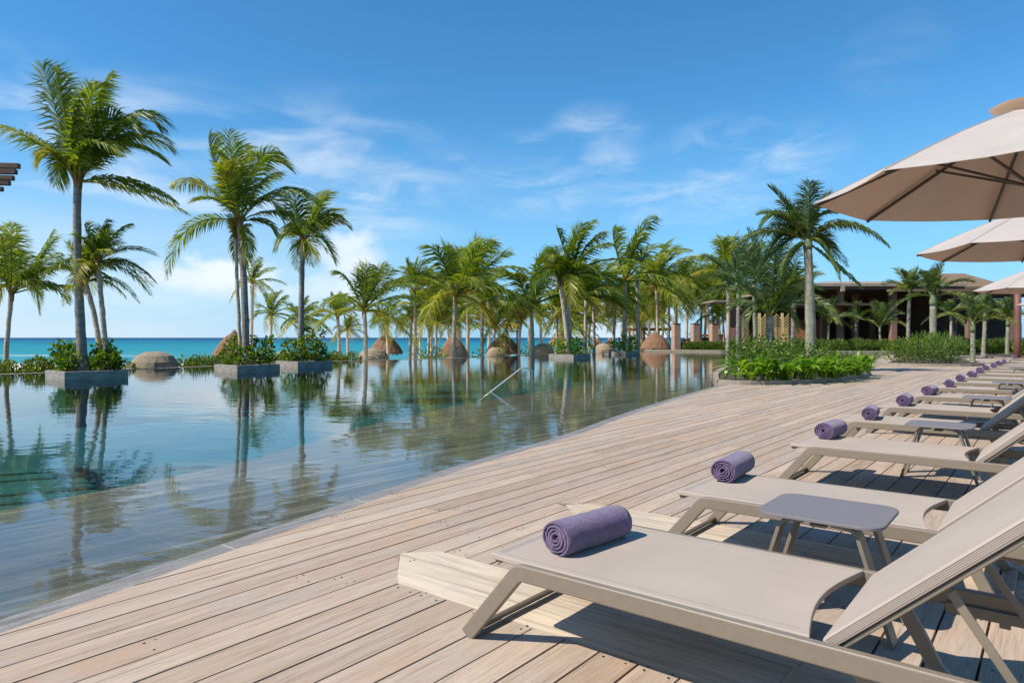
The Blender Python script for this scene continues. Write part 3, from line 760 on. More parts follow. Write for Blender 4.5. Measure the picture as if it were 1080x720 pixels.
# ------------------------------------------------------------------ palms
def bez(p0, p1, p2, t): return p0*((1-t)**2)+p1*(2*t*(1-t))+p2*(t*t)
Z = Vector((0, 0, 1))
def frond(b, P0, P1, P2, L, n, w, wind, droop, rg, tint, pet=.14, vee=.2, rach=.02):
    hd = P2-P0; hd.z = 0
    if hd.length < 1e-3: hd = Vector((rg.uniform(-1, 1), rg.uniform(-1, 1), 0))
    hd.normalize(); sd = hd.cross(Z).normalized()
    ln = (P1-P0).length+(P2-P1).length
    roll = rg.uniform(-.5, .5); 
    for i in range(n):
        s = (i+.5)/n; t = pet+(1-pet)*s
        p = bez(P0, P1, P2, t); tg = ((P1-P0)*(2*(1-t))+(P2-P1)*(2*t)).normalized()
        nr = sd.cross(tg).normalized(); sr = (sd*math.cos(roll)+nr*math.sin(roll)); nn = (nr*math.cos(roll)-sd*math.sin(roll))
        pl = L*(.45+.55*math.sin(math.pi*min(1, .18+.68*s)))*(1 if s < .8 else 1-.6*(s-.8)/.2)
        a = R(38+30*s)
        for sg in (-1, 1):
            if rg.random() < .05: continue
            k = pl*rg.uniform(.82, 1.1); aa = a+rg.uniform(-.12, .12)
            d = sr*(sg*math.cos(aa))+tg*math.sin(aa)+nn*vee
            d.normalize()
            dr = droop*rg.uniform(.7, 1.3)
            m = p+d*(k*.5)+wind*(k*.09)-Z*(k*.10*dr); e = p+d*(k*.92)+wind*(k*.36)-Z*(k*.5*dr)
            # keep every leaflet near its true length
            e = p+(e-p).normalized()*k; wv = (tg*.85+nn*rg.uniform(-.5, .5)*sg)*w*(.75+.5*math.sin(math.pi*min(1, s+.15)))
            b.add([p-wv*.35, p+wv*.35, m+wv*.5, m-wv*.5, e], [(0, 1, 2, 3), (3, 2, 4)], max(.001, tint+(.10*s)))
    q = [bez(P0, P1, P2, j/9) for j in range(10)]
    b.tube(q, [rach*(1-.85*j/9) for j in range(10)], 4, True, min(1, tint+.28))

def crown_std(seed, n=20, wind=.4, kind='coco', upright=0.0, dense=48):
    rg = random.Random(seed); b = MB()
    for i in range(n):
        s = (i+.5)/n
        el = R(88-(104-upright*.8)*s**.9+rg.uniform(-9, 9)); az = i*2.39996+rg.uniform(-.3, .3)
        d = Vector((math.cos(az)*math.cos(el), math.sin(az)*math.cos(el), math.sin(el)))
        ln = rg.uniform(.86, 1.12)*(1 if s > .15 else .85); w = Vector((wind, 0.05, .02))
        P0 = d*.02; P1 = d*(ln*.55)+Z*.08*ln+w*.10*ln
        P2 = d*ln*.93+w*ln*(.42)-Z*ln*(.18+.42*math.cos(el)**2*rg.uniform(.6, 1.3))
        P2 = P0+(P2-P0)*min(1.12, ln*1.08/max(.3, (P2-P0).length))
        old = s > .8; tint = (rg.uniform(.12, .4) if not old else rg.uniform(.4, .85)); 
        if kind == 'coco': frond(b, P0, P1, P2, .30, dense, .020, w*.9, rg.uniform(.6, 1.4), rg, tint, .12, .22, .017)
        else: frond(b, P0, P1, P2, .27, dense, .024, w*.4, rg.uniform(.5, 1.0), rg, tint, .10, .5, .020)
    return b
CR = {}
for i in range(9): CR['c%d' % i] = crown_std(100+i, (14, 17, 16, 20, 13, 18, 15, 17, 13)[i], (.25, .5, .4, .65, .3, .45, .7, .35, .55)[i], 'coco', (20, 0, 10, 0, 45, 5, 0, 30, 15)[i]).mesh('crown', M['coco'])
for i in range(4): CR['r%d' % i] = crown_std(300+i, (10, 9, 8, 11)[i], .15, 'royal', (50, 40, 60, 30)[i], 46).mesh('crown', M['royal'])
for i in range(2): CR['u%d' % i] = crown_std(340+i, 13, .2, 'coco', 85, 46).mesh('crown', M['coco'])

def trunk_mb(p0, p1, r0, r1, bow, rg, nseg=18, bulge=0.0):
    b = MB(); pts = []; rs = []; mid = (p0+p1)/2+bow
    for i in range(nseg+1):
        s = i/nseg; q = bez(p0, mid*2-(p0+p1)*.5, p1, s)
        r = r0+(r1-r0)*s**.6
        if s < .06: r *= 1.35-.35*s/.06
        r *= 1+bulge*math.sin(math.pi*min(1, s*1.2)); r *= 1+rg.uniform(-.035, .035)
        pts.append(q+Vector((rg.uniform(-.01, .01), rg.uniform(-.01, .01), 0))); rs.append(r)
    b.tube(pts, rs, 10); return b

def palm(name, label, cat, group, base, top, r0, r1, bow=(0, 0, 0), tm='trunk', crown=None, rad=2.0, rz=0.0, sheath=True, shaft=False, fronds=None, leaf='coco', sx=1.0, bulge=0.0):
    rg = random.Random(hash((round(base.x*100), round(base.y*100))) & 0xffff)
    t = thing(name, label, cat, base, 0, group)
    lt = top-base
    tr = trunk_mb(Vector((0, 0, -.12)), lt, r0, r1, Vector(bow), rg, bulge=bulge).build('trunk', M[tm], t, smooth=True)
    if shaft:
        b = MB(); k = r1*1.15; b.tube([lt-Z*.02, lt+Z*rad*.10, lt+Z*rad*.24, lt+Z*rad*.32], [k*.98, k*1.02, k*.7, k*.3], 10); b.build('crownshaft', M['shaft'], t, smooth=True); lt = lt+Z*rad*.2
    if sheath:
        b = MB()
        for j in range(9):
            a = j*2.4; d = Vector((math.cos(a), math.sin(a), 0)); 
            b.tube([lt-Z*rad*rg.uniform(.04, .14)+d*r1*.6, lt+Z*rad*.02+d*r1*.85, lt+Z*rad*.13+d*(r1*.9+rad*.05)], [r1*.4, r1*.42, r1*.12], 5)
        b.build('leaf_sheath', M['sheath'], t)
    if crown:
        c = link('crown', crown, t); c.location = lt; c.scale = (rad*sx, rad*sx, rad); c.rotation_euler = (0, 0, rz)
    if fronds:
        for (P0, P1, P2, L, w, wd, dr, ti, n, vee) in fronds:
            b = MB(); frond(b, P0, P1, P2, L, n, w, wd, dr, rg, ti, .12, vee, .03 if leaf == 'coco' else .035); f = b.build('frond', M[leaf], t); f.location = lt
    return t

def hero_fronds(cx, cy, D, spec, L, w, wind, leaf_droop=1.0, n=46, vee=.22, seed=1, ydep=.45):
    """spec: (mid px, mid py, tip px, tip py, dy, tint[, L factor, droop]) read off the photo, dy = depth of the tip in units of its reach"""
    rg = random.Random(seed); k = D/F; out = []
    for s in spec:
        mx, my, tx, ty, dy, ti = s[:6]; lf = s[6] if len(s) > 6 else 1.0; dr = s[7] if len(s) > 7 else 1.0
        reach = math.hypot(tx-cx, ty-cy)*k
        P2 = Vector(((tx-cx)*k, dy*reach, (cy-ty)*k)); Pm = Vector(((mx-cx)*k, dy*reach*.55, (cy-my)*k)); P0 = Vector((0, 0, 0))
        P1 = Pm*2-(P0+P2)*.5
        out.append((P0, P1, P2, L*lf, w, Vector((wind, 0, 0)), leaf_droop*dr*rg.uniform(.8, 1.2), ti, n, vee))
    return out

cg = 'coconut palms by the pool'
def planter(label, fx, fy, size, n, seed, hh=.23):
    c = Vector((fx, fy, 0)); a = R(50); e1 = Vector((math.cos(a), math.sin(a), 0)); e2 = Vector((-math.sin(a), math.cos(a), 0))
    ctr = c+(e1+e2)*size/2
    t = thing('pool_planter', label, 'planter', Vector((ctr.x, ctr.y, WATER)), a, 'square stone planters standing in the pool')
    b = MB(); h = size/2; w = .12
    b.box((0, -h+w/2, (hh-.06)/2), (size, w, hh+.06)); b.box((0, h-w/2, (hh-.06)/2), (size, w, hh+.06))
    b.box((-h+w/2, 0, (hh-.06)/2), (w, size-2*w-.002, hh+.06)); b.box((h-w/2, 0, (hh-.06)/2), (w, size-2*w-.002, hh+.06)); b.build('wall', M['planter'], t, bevel=.008)
    b = MB(); b.box((0, 0, -.69), (size-.06, size-.06, 1.24)); b.build('plinth', M['pooltile'], t)
    b = MB(); b.box((0, 0, hh-.25), (size-2*w-.004, size-2*w-.004, .4)); b.build('soil', M['soil'], t)
    return ctr
P1c = planter('stone planter in the pool at far left, three palms and shrubs in it', -12.39, 18.9, 1.65, 0, 1)
P2c = planter('stone planter under the tall palm left of the middle', -9.38, 23.3, 1.62, 0, 2)
P3c = planter('stone planter right of the tallest middle-left palm, holding one palm', -8.47, 27.0, 1.62, 0, 3)
P4c = planter('stone planter under the two crossing palm trunks', 3.48, 38.6, 1.75, 0, 4)
P5c = planter('farthest stone planter in the pool, right of the crossing palms', 7.83, 47, 1.9, 0, 5)

def leaf_cloud(b, rg, n, c, rad, size, asp=.55, up=.4, hollow=.35, tint=(.1, .7), zmin=None, fit=None):
    c = Vector(c)
    for _ in range(n):
        while True:
            q = Vector((rg.uniform(-1, 1), rg.uniform(-1, 1), rg.uniform(-1, 1))); l = q.length
            if hollow < l < 1: break
        p = c+Vector((q.x*rad[0], q.y*rad[1], q.z*rad[2]))
        if fit: p = fit(p, rg)
        if zmin is not None and p.z < zmin: p.z = zmin+rg.uniform(0, .08)
        d = (q.normalized()*.8+Vector((rg.uniform(-1, 1), rg.uniform(-1, 1), rg.uniform(-1, 1)))*.8+Z*up).normalized()
        sd = d.cross(Vector((rg.uniform(-1, 1), rg.uniform(-1, 1), rg.uniform(-1, 1)+.3)))
        if sd.length < .05: continue
        sd.normalize(); L = size*rg.uniform(.6, 1.3); w = L*asp*.5; nn = d.cross(sd)*L*.10
        b.add([p, p+d*L*.45+sd*w+nn, p+d*L, p+d*L*.45-sd*w+nn], [(0, 1, 2, 3)], rg.uniform(*tint))
def shrub(name, label, cat, base, clumps, leaf, size, dens, group=None, asp=.55, up=.4, seed=1, stems=6, tint=(.1, .7), box=None):
    fit = None
    if box:
        ctr, half = box; a_ = R(50); e1 = Vector((math.cos(a_), math.sin(a_), 0)); e2 = Vector((-math.sin(a_), math.cos(a_), 0)); off = Vector((base.x-ctr.x, base.y-ctr.y, 0))
        def fit(p, rg):
            q = p+off; lx, ly = q.dot(e1), q.dot(e2); m = half*rg.uniform(.72, 1.0)
            lx = max(-m, min(m, lx)); ly = max(-m, min(m, ly)); return e1*lx+e2*ly-off+Z*p.z
    rg = random.Random(seed); t = thing(name, label, cat, base, 0, group); b = MB(); st = MB()
    for (x, y, z, rx, ry, rz) in clumps:
        leaf_cloud(b, rg, int(dens*(rx*ry*rz)**.667/size**2*3.2), (x, y, z), (rx, ry, rz), size, asp, up, .3, tint, zmin=.02, fit=fit)
        for _ in range(stems): st.tube([(x*.5+rg.uniform(-.1, .1), y*.5+rg.uniform(-.1, .1), 0), (x+rg.uniform(-.5, .5)*rx, y+rg.uniform(-.5, .5)*ry, z+rg.uniform(-.2, .6)*rz)], [.014, .006], 4)
    b.build('foliage', M[leaf], t); st.build('stem', M['stem'], t); return t
sg = 'leafy shrubs in the pool planters'
def on(c, dx, dy, z=.2): return Vector((c.x+dx, c.y+dy, z))
shrub('leafy_shrub', 'bushy light green shrub left of the trunk in the far left planter', 'shrub', on(P1c, -.45, -.2), [(-.1, 0, .35, .5, .45, .38), (-.25, .3, .45, .5, .4, .45), (.2, -.1, .28, .4, .4, .28)], 'shrubleaf', .115, 6.5, sg, .75, box=(P1c, 0.72), seed=1)
shrub('leafy_shrub', 'bushy light green shrub right of the trunk in the far left planter', 'shrub', on(P1c, .55, .25), [(0, 0, .3, .5, .45, .35), (-.25, .15, .5, .35, .4, .42), (.35, .1, .25, .4, .35, .25), (-.1, -.35, .28, .4, .3, .28)], 'shrubleaf', .115, 6.5, sg, .75, box=(P1c, 0.72), seed=2)
shrub('leafy_shrub', 'round leaved shrub filling the planter under the tall middle-left palm', 'shrub', on(P2c, 0, 0), [(-.55, 0, .35, .5, .5, .42), (.1, -.25, .3, .55, .4, .34), (.6, .15, .4, .45, .4, .45), (-.6, .2, .75, .2, .2, .25), (.75, .1, .75, .22, .2, .25), (.2, .1, .85, .14, .14, .2)], 'shrubleaf', .125, 6, sg, .8, box=(P2c, 0.72), seed=3)
shrub('leafy_shrub', 'large round leaved shrub mounded around the single palm in its planter', 'shrub', on(P3c, 0, 0), [(-.5, 0, .42, .6, .55, .5), (.2, -.2, .5, .65, .5, .55), (.6, .1, .35, .55, .45, .45), (.1, .1, 1.05, .3, .3, .3), (.75, .2, 1.2, .22, .2, .22), (-.1, .3, 1.4, .22, .2, .22)], 'shrubleaf', .125, 6, sg, .8, box=(P3c, 0.74), seed=4)
shrub('leafy_shrub', 'rounded bright shrub in the planter of the two crossing palms', 'shrub', on(P4c, 0, 0), [(-.5, 0, .4, .7, .6, .5), (.4, -.2, .4, .7, .6, .45), (.1, .2, .5, .6, .5, .5)], 'broadleaf', .15, 5, sg, .8, box=(P4c, 0.82), seed=5)
shrub('leafy_shrub', 'dark green shrub in the farthest pool planter', 'shrub', on(P5c, .1, 0), [(.3, 0, .55, .7, .6, .6), (-.4, 0, .35, .5, .5, .4), (.9, .3, .5, .3, .3, .6)], 'broadleaf', .16, 5, sg, .8, box=(P5c, 0.9), seed=6)

def pl(px, D, z): return Vector(((px-540)/F*D, D, z))
def topz(px, py, D): return dp(px, py, D)

# hero 1
D = 20.0
s1 = [(42, 152, -8, 128, .1, .42, .9, 1.3), (72, 130, 64, 80, -.25, .25, 1.15), (79, 130, 76, 77, .25, .2, 1.1), (97, 120, 111, 74, .1, .3, 1.0), (104, 128, 130, 103, -.4, .3, .9), (126, 124, 160, 131, .15, .12, 1.2),
      (122, 132, 161, 157, -.3, .1, 1.2), (116, 150, 160, 164, .35, .3, 1.0), (116, 136, 154, 143, .6, .15, 1.1), (108, 158, 146, 172, -.5, .4, .9), (128, 188, 176, 209, .2, .25, .8, 1.3), (138, 200, 203, 227, -.1, .35, .85, 1.3), (62, 168, 50, 192, .4, .35, .9),
      (64, 165, 52, 178, -.5, .55, .7), (70, 162, 60, 158, .7, .75, .6), (88, 140, 92, 95, -.5, .2, 1.0), (70, 150, 58, 120, .5, .2, 1.0), (96, 150, 104, 112, .5, .25, 1.0)]
palm('coconut_palm', 'tallest palm at far left with thick grey trunk, fronds blown right', 'palm tree', 'hero palms', on(P1c, .02, -.15, .18), topz(82, 192, D), .15, .105, (-.09, 0, 0), 'trunkgrey', fronds=hero_fronds(82, 192, D, s1, .92, .05, .6, .9, 84, seed=5), sheath=True)
for o_ in list(bpy.data.objects):
    if o_.get('group') == 'hero palms': o_['group'] = cg
# palms beside it
palm('coconut_palm', 'leaning slim palm in the far left planter, directly behind the thick trunk', 'palm tree', cg, on(P1c, .22, .35, .18), topz(90, 298, 20.6), .085, .07, (.1, 0, 0), crown=CR['c7'], rad=1.75, rz=.4, sx=.75)
palm('coconut_palm', 'slim straight palm in the far left planter, right of the thick trunk', 'palm tree', cg, on(P1c, .45, .3, .18), topz(103, 276, 20.5), .085, .07, crown=CR['c5'], rad=1.6, rz=0.0)
s2 = [(6, 262, -8, 236, .2, .3), (18, 270, 24, 238, -.2, .35), (32, 272, 42, 240, .3, .3), (40, 285, 66, 268, -.1, .35, 1), (50, 282, 78, 290, .1, .78, .6), (40, 298, 62, 318, .3, .3), (36, 295, 52, 322, -.4, .3), (-10, 285, -40, 300, .1, .3), (-4, 275, -30, 258, -.2, .3), (0, 300, -14, 328, .3, .5), (24, 290, 30, 330, .6, .4), (20, 262, 34, 255, -.7, .3), (48, 300, 70, 306, .5, .3), (12, 280, 2, 262, .7, .25), (28, 268, 30, 246, .6, .2)]
palm('coconut_palm', 'green palm with one yellow frond at the left photo edge', 'palm tree', cg, pl(4, 23.6, -1.5), topz(12, 310, 23.6), .095, .075, (-.05, 0, 0), fronds=hero_fronds(12, 310, 23.6, s2, .72, .045, .35, 1.2, 60, seed=8))
# hero 2
D = 24.4
s3 = [(212, 194, 174, 193, .15, .6, .8, 1.3), (205, 240, 183, 292, -.15, .4, .95, 1.1), (236, 185, 232, 152, -.3, .15, 1.1), (246, 180, 246, 146, .3, .2, 1.0), (253, 172, 274, 168, .1, .55, .8), (270, 172, 302, 176, .2, .3, 1.1), (274, 180, 300, 166, -.3, .3, 1.0), (282, 210, 304, 238, -.2, .2, 1.0),
      (292, 199, 331, 213, .25, .15, 1.0), (304, 228, 355, 275, -.1, .25, .95), (274, 232, 285, 245, .4, .3, .7), (246, 252, 246, 275, .3, .5, .7), (262, 252, 264, 278, -.3, .5, .7), (256, 190, 258, 152, -.5, .2, 1.0), (262, 195, 280, 175, .6, .25, 1.0), (240, 205, 228, 180, .5, .2, .9), (236, 215, 215, 215, -.5, .35, .8), (250, 195, 262, 182, -.9, .5, .8)]
palm('coconut_palm', 'tall grey trunked palm left of the middle, one frond hanging far left', 'palm tree', cg, on(P2c, .0, -.1, .18), topz(253, 234, D), .145, .105, (.05, 0, 0), 'trunkgrey', fronds=hero_fronds(253, 234, D, s3, .92, .05, .5, .9, 76, seed=9))
palm('coconut_palm', 'pale thin palm trunk close against the left of the thick grey trunk', 'palm tree', cg, on(P2c, -.28, .15, .18), topz(248, 250, 24.6), .075, .06, crown=CR['u1'], rad=.95, rz=.8)
D = 28.2
s4 = [(330, 222, 334, 202, .3, .3), (336, 222, 349, 207, -.2, .35), (340, 228, 354, 224, .3, .3), (348, 233, 369, 241, .05, .74, .7), (316, 228, 314, 205, -.3, .25), (308, 236, 296, 222, .2, .3), (306, 246, 292, 262, -.1, .4), (336, 250, 350, 276, .3, .25), (312, 256, 308, 282, .5, .4), (328, 258, 332, 280, -.5, .45), (322, 222, 322, 200, .6, .25), (332, 238, 344, 244, -.6, .3), (312, 238, 302, 240, .6, .3), (326, 230, 338, 214, .9, .25)]
palm('coconut_palm', 'single palm with dark upper trunk in the planter left of the middle', 'palm tree', cg, on(P3c, -.1, -.05, .18), topz(320, 254, D), .135, .10, (-.05, 0, 0), 'trunkgrey', fronds=hero_fronds(320, 254, D, s4, .88, .05, .5, .9, 62, seed=10))

# palms along the beach edge: (base px, top px, top py, D, crown radius px, crown, rot, trunk r, label, sheath)
BP = [
 (262, 266, 298, 47, 30, 'c6', .3, .13, 'leaning palm half hidden behind the thick trunk left of the middle'),
 (286, 286, 332, 52, 32, 'c1', 0, .13, 'short palm with golden old fronds between the two planter palms'),
 (313, 316, 338, 50, 33, 'c3', .2, .13, 'palm with drooping dark crown just behind the single planter palm'),
 (357, 356, 334, 42, 34, 'c4', .5, .12, 'yellowish palm with thin straight trunk left of the orange sheathed palm'),
 (367, 366, 348, 56, 22, 'c5', .9, .12, 'low dark palm between two pale trunks, behind the pool edge'),
 (383, 384, 328, 40, 68, 'c0', 0, .14, 'full green palm with orange leaf sheath, left of the cone thatched hut'),
 (409, 408, 340, 50, 36, 'c2', .6, .13, 'dark drooping palm in front of the cone shaped thatched hut'),
 (432, 434, 336, 43, 28, 'c8', .1, .11, 'small golden palm left of the sparse feathery palm'),
 (437, 437, 306, 42, 44, 'c4', .8, .11, 'sparse feathery palm left of the dense olive crown'),
 (450, 452, 326, 53, 46, 'c3', 0, .12, 'palm with dense olive crown on the left of its pair of trunks'),
 (456, 457, 322, 56, 44, 'c6', .3, .12, 'palm with dense olive crown on the right of its pair of trunks'),
 (461, 461, 342, 52, 30, 'c7', .4, .11, 'short palm in shade, left of the tall pair in the middle'),
 (475, 480, 312, 41, 82, 'c0', 2.2, .15, 'tall green palm with orange sheath, left one of the tall middle pair'),
 (493, 493, 312, 50, 76, 'c7', 1.0, .15, 'tall dense palm, right one of the tall middle pair'),
 (510, 509, 322, 45, 42, 'c8', 2.9, .14, 'thin crowned palm left of the thatched lookout tower'),
 (521, 522, 348, 62, 34, 'c4', 1.4, .14, 'low bright palm with upright fronds below the lookout tower'),
 (548, 549, 342, 52, 34, 'u0', .2, .12, 'upright young palm just right of the lookout tower'),
 (561, 560, 324, 43, 72, 'c8', .15, .15, 'wide palm with brown sheath above the chrome handrail'),
 (584, 587, 332, 48, 36, 'c7', .7, .11, 'thin palm between the handrail palm and the crossing trunks'),
 (618, 618, 314, 47, 52, 'c5', .4, .13, 'palm with orange sheath right of the crossing trunks, left of a close pair'),
 (626, 625, 312, 50, 42, 'c2', 1.9, .13, 'right palm of the close pair behind the crossing trunks'),
 (645, 649, 318, 52, 34, 'c1', .5, .13, 'golden palm with leaning trunk between two straight pale trunks'),
 (659, 660, 296, 50, 74, 'c6', .1, .17, 'tall palm blown hard to the right above the farthest planter'),
 (693, 692, 302, 66, 62, 'c3', .2, .16, 'palm with straight pale trunk left of the first brick pillar'),
 (706, 706, 318, 68, 36, 'c5', .9, .14, 'slim palm carrying a white lamp, left of the first brick pillar'),
 (715, 713, 308, 69, 46, 'c2', .3, .15, 'palm rising behind the first brick pillar from the left'),
 (739, 740, 324, 70, 46, 'c4', 2.0, .14, 'upright yellowish palm between the second and third brick pillars'),
 (756, 757, 334, 68, 34, 'c8', .5, .14, 'low golden palm behind the third brick pillar'),
 (767, 767, 290, 54, 54, 'c7', 2.6, .17, 'palm with white trunk at the flat roof post, right of the pillars'),
 (780, 783, 340, 70, 40, 'u1', .5, .15, 'slanting palm between the flat roof and the reed screens'),
]
for (bx, tx, ty, D, rp, cr, rz, tr, lab) in BP:
    onl = bx > 688
    palm('coconut_palm', lab, 'palm tree', cg, pl(bx, D, -.1 if onl else beach_z(0, D)), topz(tx, ty, D), tr, tr*.8, (rng.uniform(-.12, .12), 0, 0), crown=CR[cr], rad=rp/F*D, rz=rz*.35)
# crossing pair in planter 4
palm('coconut_palm', 'left leaning trunk of the crossing pair, fan of yellow green fronds', 'palm tree', cg, on(P4c, -.1, -.1, .18), topz(591, 300, 39.6), .16, .13, (.05, 0, 0), crown=CR['u0'], rad=2.4, rz=2.4)
palm('coconut_palm', 'right leaning trunk of the crossing pair, tall wind blown crown', 'palm tree', cg, on(P4c, .0, .25, .18), topz(604, 290, 39.8), .16, .13, (-.12, 0, 0), crown=CR['c1'], rad=3.9, rz=-.2)
# bare trunk
t = thing('palm_stump', 'tall bare trunk without a crown, right of the wind blown palm', 'palm trunk', pl(672, 51, beach_z(0, 51)), 0, None)
trunk_mb(Vector((0, 0, -.1)), topz(672, 296, 51)-Vector(t.location), .17, .14, Vector((.05, 0, 0)), rng).build('trunk', M['trunk'], t, smooth=True)
b = MB(); q = topz(672, 296, 51)-Vector(t.location)
for j in range(5): b.tube([q+Vector((0, 0, -.1)), q+Vector((.16*math.cos(j*1.3), .16*math.sin(j*1.3), .25))], [.1, .02], 5)
b.build('leaf_stub', M['trunkgrey'], t)
# white lamp on the trunk
t = thing('floodlight', 'small white floodlight fixed to a slim palm trunk left of the pillars', 'lamp', dp(704, 331, 67.6)-Vector((0, 0, .1)))
b = MB(); b.lathe([(.10, 0), (.22, .05), (.24, .22), (.1, .3)], 12); b.build('lamp_head', M['white'], t); b = MB(); b.box((.1, .12, .05), (.08, .2, .08)); b.build('bracket', M['white'], t)

# royal palms on the right
rgp = 'royal palms and small palms by the pavilion'
D = 22.5
s5 = [(836, 205, 816, 179, .2, .25), (864, 208, 877, 190, .1, .4), (823, 212, 801, 226, -.1, .45, 1, 1.2), (812, 228, 776, 246, .1, .45, 1, 1.2), (835, 250, 822, 274, -.2, .4, .9), (878, 264, 904, 288, -.1, .15, .9, 1.2), (897, 220, 945, 244, .15, .35, .9, 1.3), (880, 222, 924, 246, -.3, .5, .9, 1.3), (846, 208, 842, 184, -.5, .2), (872, 232, 892, 256, .5, .2),
      (834, 230, 812, 262, .5, .2), (856, 215, 862, 192, .7, .2), (842, 225, 826, 218, .8, .3), (838, 236, 806, 268, .35, .35, 1, 1.2), (862, 246, 876, 282, -.4, .4, .9), (842, 252, 832, 288, .45, .5, .8), (866, 214, 894, 206, .4, .3), (830, 214, 808, 208, .3, .35), (874, 236, 908, 262, .5, .3), (846, 214, 832, 192, .5, .25)]
palm('royal_palm', 'big royal palm with pale ringed trunk in the bed of bright leaves', 'palm tree', rgp, pl(855, D, .05), topz(852, 262, D), .185, .13, (.03, 0, 0), 'trunkroyal', shaft=True, sheath=False, fronds=hero_fronds(852, 240, D, s5, .62, .045, .12, 1.0, 74, vee=.45, seed=21), leaf='royal', bulge=.08, rad=1.1)
D = 26.0
s6 = [(802, 276, 791, 240, .1, .2), (792, 285, 772, 254, -.2, .25), (786, 300, 762, 288, .2, .3), (824, 280, 836, 256, .2, .2), (834, 296, 852, 284, -.2, .3), (840, 318, 862, 326, .1, .4), (786, 318, 768, 332, .2, .25), (814, 280, 816, 248, .5, .2), (826, 304, 834, 296, -.8, .35), (800, 305, 790, 302, .9, .4), (830, 325, 846, 350, .3, .55), (794, 328, 784, 352, -.3, .35), (808, 282, 804, 252, -.5, .15), (822, 300, 826, 268, -.6, .3), (838, 302, 858, 300, .5, .45), (790, 292, 778, 272, .6, .2)]
palm('royal_palm', 'dark spreading palm with grey trunk just left of the big royal palm', 'palm tree', rgp, pl(812, D, .05), topz(812, 334, D), .17, .13, (0, 0, 0), 'trunkgrey', sheath=False, fronds=hero_fronds(812, 334, D, s6, .62, .046, .1, .9, 66, vee=.4, seed=22), leaf='royal')
RP = [
 (873, 874, 348, 52, 34, 'r1', 0, .14, 'trunkroyal', 'small arching palm in front of the left pavilion column'),
 (929, 928, 352, 51.6, 34, 'r2', .5, .14, 'trunkroyal', 'small yellow footed palm arching left before the dark pavilion opening'),
 (957, 959, 316, 40, 36, 'r0', 1.2, .17, 'trunkroyal', 'slender pale trunked palm left of the thick royal palm'),
 (984, 984, 322, 38, 46, 'r3', .4, .30, 'trunkroyal', 'thick royal palm with V shaped green limbs in the far bed'),
 (778, 779, 318, 31, 56, 'r1', 1.7, .16, 'trunkgrey', 'bushy dark palm at the pool end of the bed, left of the spreading palm'),
 (836, 837, 326, 30, 50, 'r3', 2.6, .16, 'trunkgrey', 'leafy palm filling the gap between the spreading palm and big royal palm'),
 (797, 795, 300, 40, 46, 'r0', 0.4, .17, 'trunkroyal', 'taller palm behind the spreading palm, before the reed screens'),
 (902, 903, 346, 52.5, 28, 'r2', 2.1, .14, 'trunkroyal', 'low palm between the two middle pavilion columns'),
 (1003, 1003, 338, 48, 24, 'r3', 2.0, .16, 'trunk', 'short bushy palm by the reddish wall between two royal palms'),
 (1026, 1026, 350, 30.5, 40, 'r2', 1.1, .17, 'trunkroyal', 'palm with V shaped limbs at the right end of the far bed'),
 (1037, 1039, 338, 46, 30, 'r0', 2.2, .22, 'trunkroyal', 'palm with short thick trunk behind the path, left of the timber post'),
 (1062, 1063, 344, 44, 32, 'r1', .3, .19, 'trunkroyal', 'palm with short pale trunk just left of the timber post'),
]
for (bx, tx, ty, D, rp, cr, rz, tr, tm, lab) in RP:
    palm('royal_palm', lab, 'palm tree', rgp, pl(bx, D, .0), topz(tx, ty, D), tr*.72, tr*.55, (0, 0, 0), tm, crown=CR[cr], rad=rp/F*D, rz=rz, sheath=False, shaft=True)

# far palm grove that reads as one mass
b = MB(); rg = random.Random(77); tr = MB()
def add_mesh(b, me, loc, sc, rz):
    n = len(me.vertices); co_ = np.empty(n*3, dtype=np.float32); me.vertices.foreach_get('co', co_); co_ = co_.reshape(-1, 3)*sc
    c, s = math.cos(rz), math.sin(rz); xy = co_.copy(); xy[:, 0] = co_[:, 0]*c-co_[:, 1]*s; xy[:, 1] = co_[:, 0]*s+co_[:, 1]*c; xy += np.array(loc, dtype=np.float32)
    base = len(b.v); b.v += [tuple(map(float, r)) for r in xy]; b.f += [tuple(i+base for i in p.vertices) for p in me.polygons]
    at = np.empty(n, dtype=np.float32); me.attributes['tint'].data.foreach_get('value', at); b.t += [float(x) for x in at]; b.mi += [0]*len(me.polygons)
for i in range(44):
    px = rg.uniform(560, 805) if i < 34 else rg.uniform(425, 560); D = rg.uniform(72, 80) if px < 640 else rg.uniform(76, 95); py = rg.uniform(300, 348) if i < 34 else rg.uniform(322, 350)
    t_ = dp(px, py, D); add_mesh(b, CR['c%d' % rg.randrange(9)], t_, rg.uniform(24, 34)/F*D, rg.uniform(-.5, .5))
    z0 = -.1 if t_.x > 14 else -2; tr.tube([(t_.x+rg.uniform(-.5, .5), t_.y, z0), (t_.x, t_.y, t_.z)], [.17, .13], 7)
o = b.build('palm_grove', M['coco']); tag(o, 'mass of further palm crowns behind the beach palms', 'palm grove', kind='stuff')
o2 = tr.build('palm_grove_trunks', M['trunk']); o2.parent = o

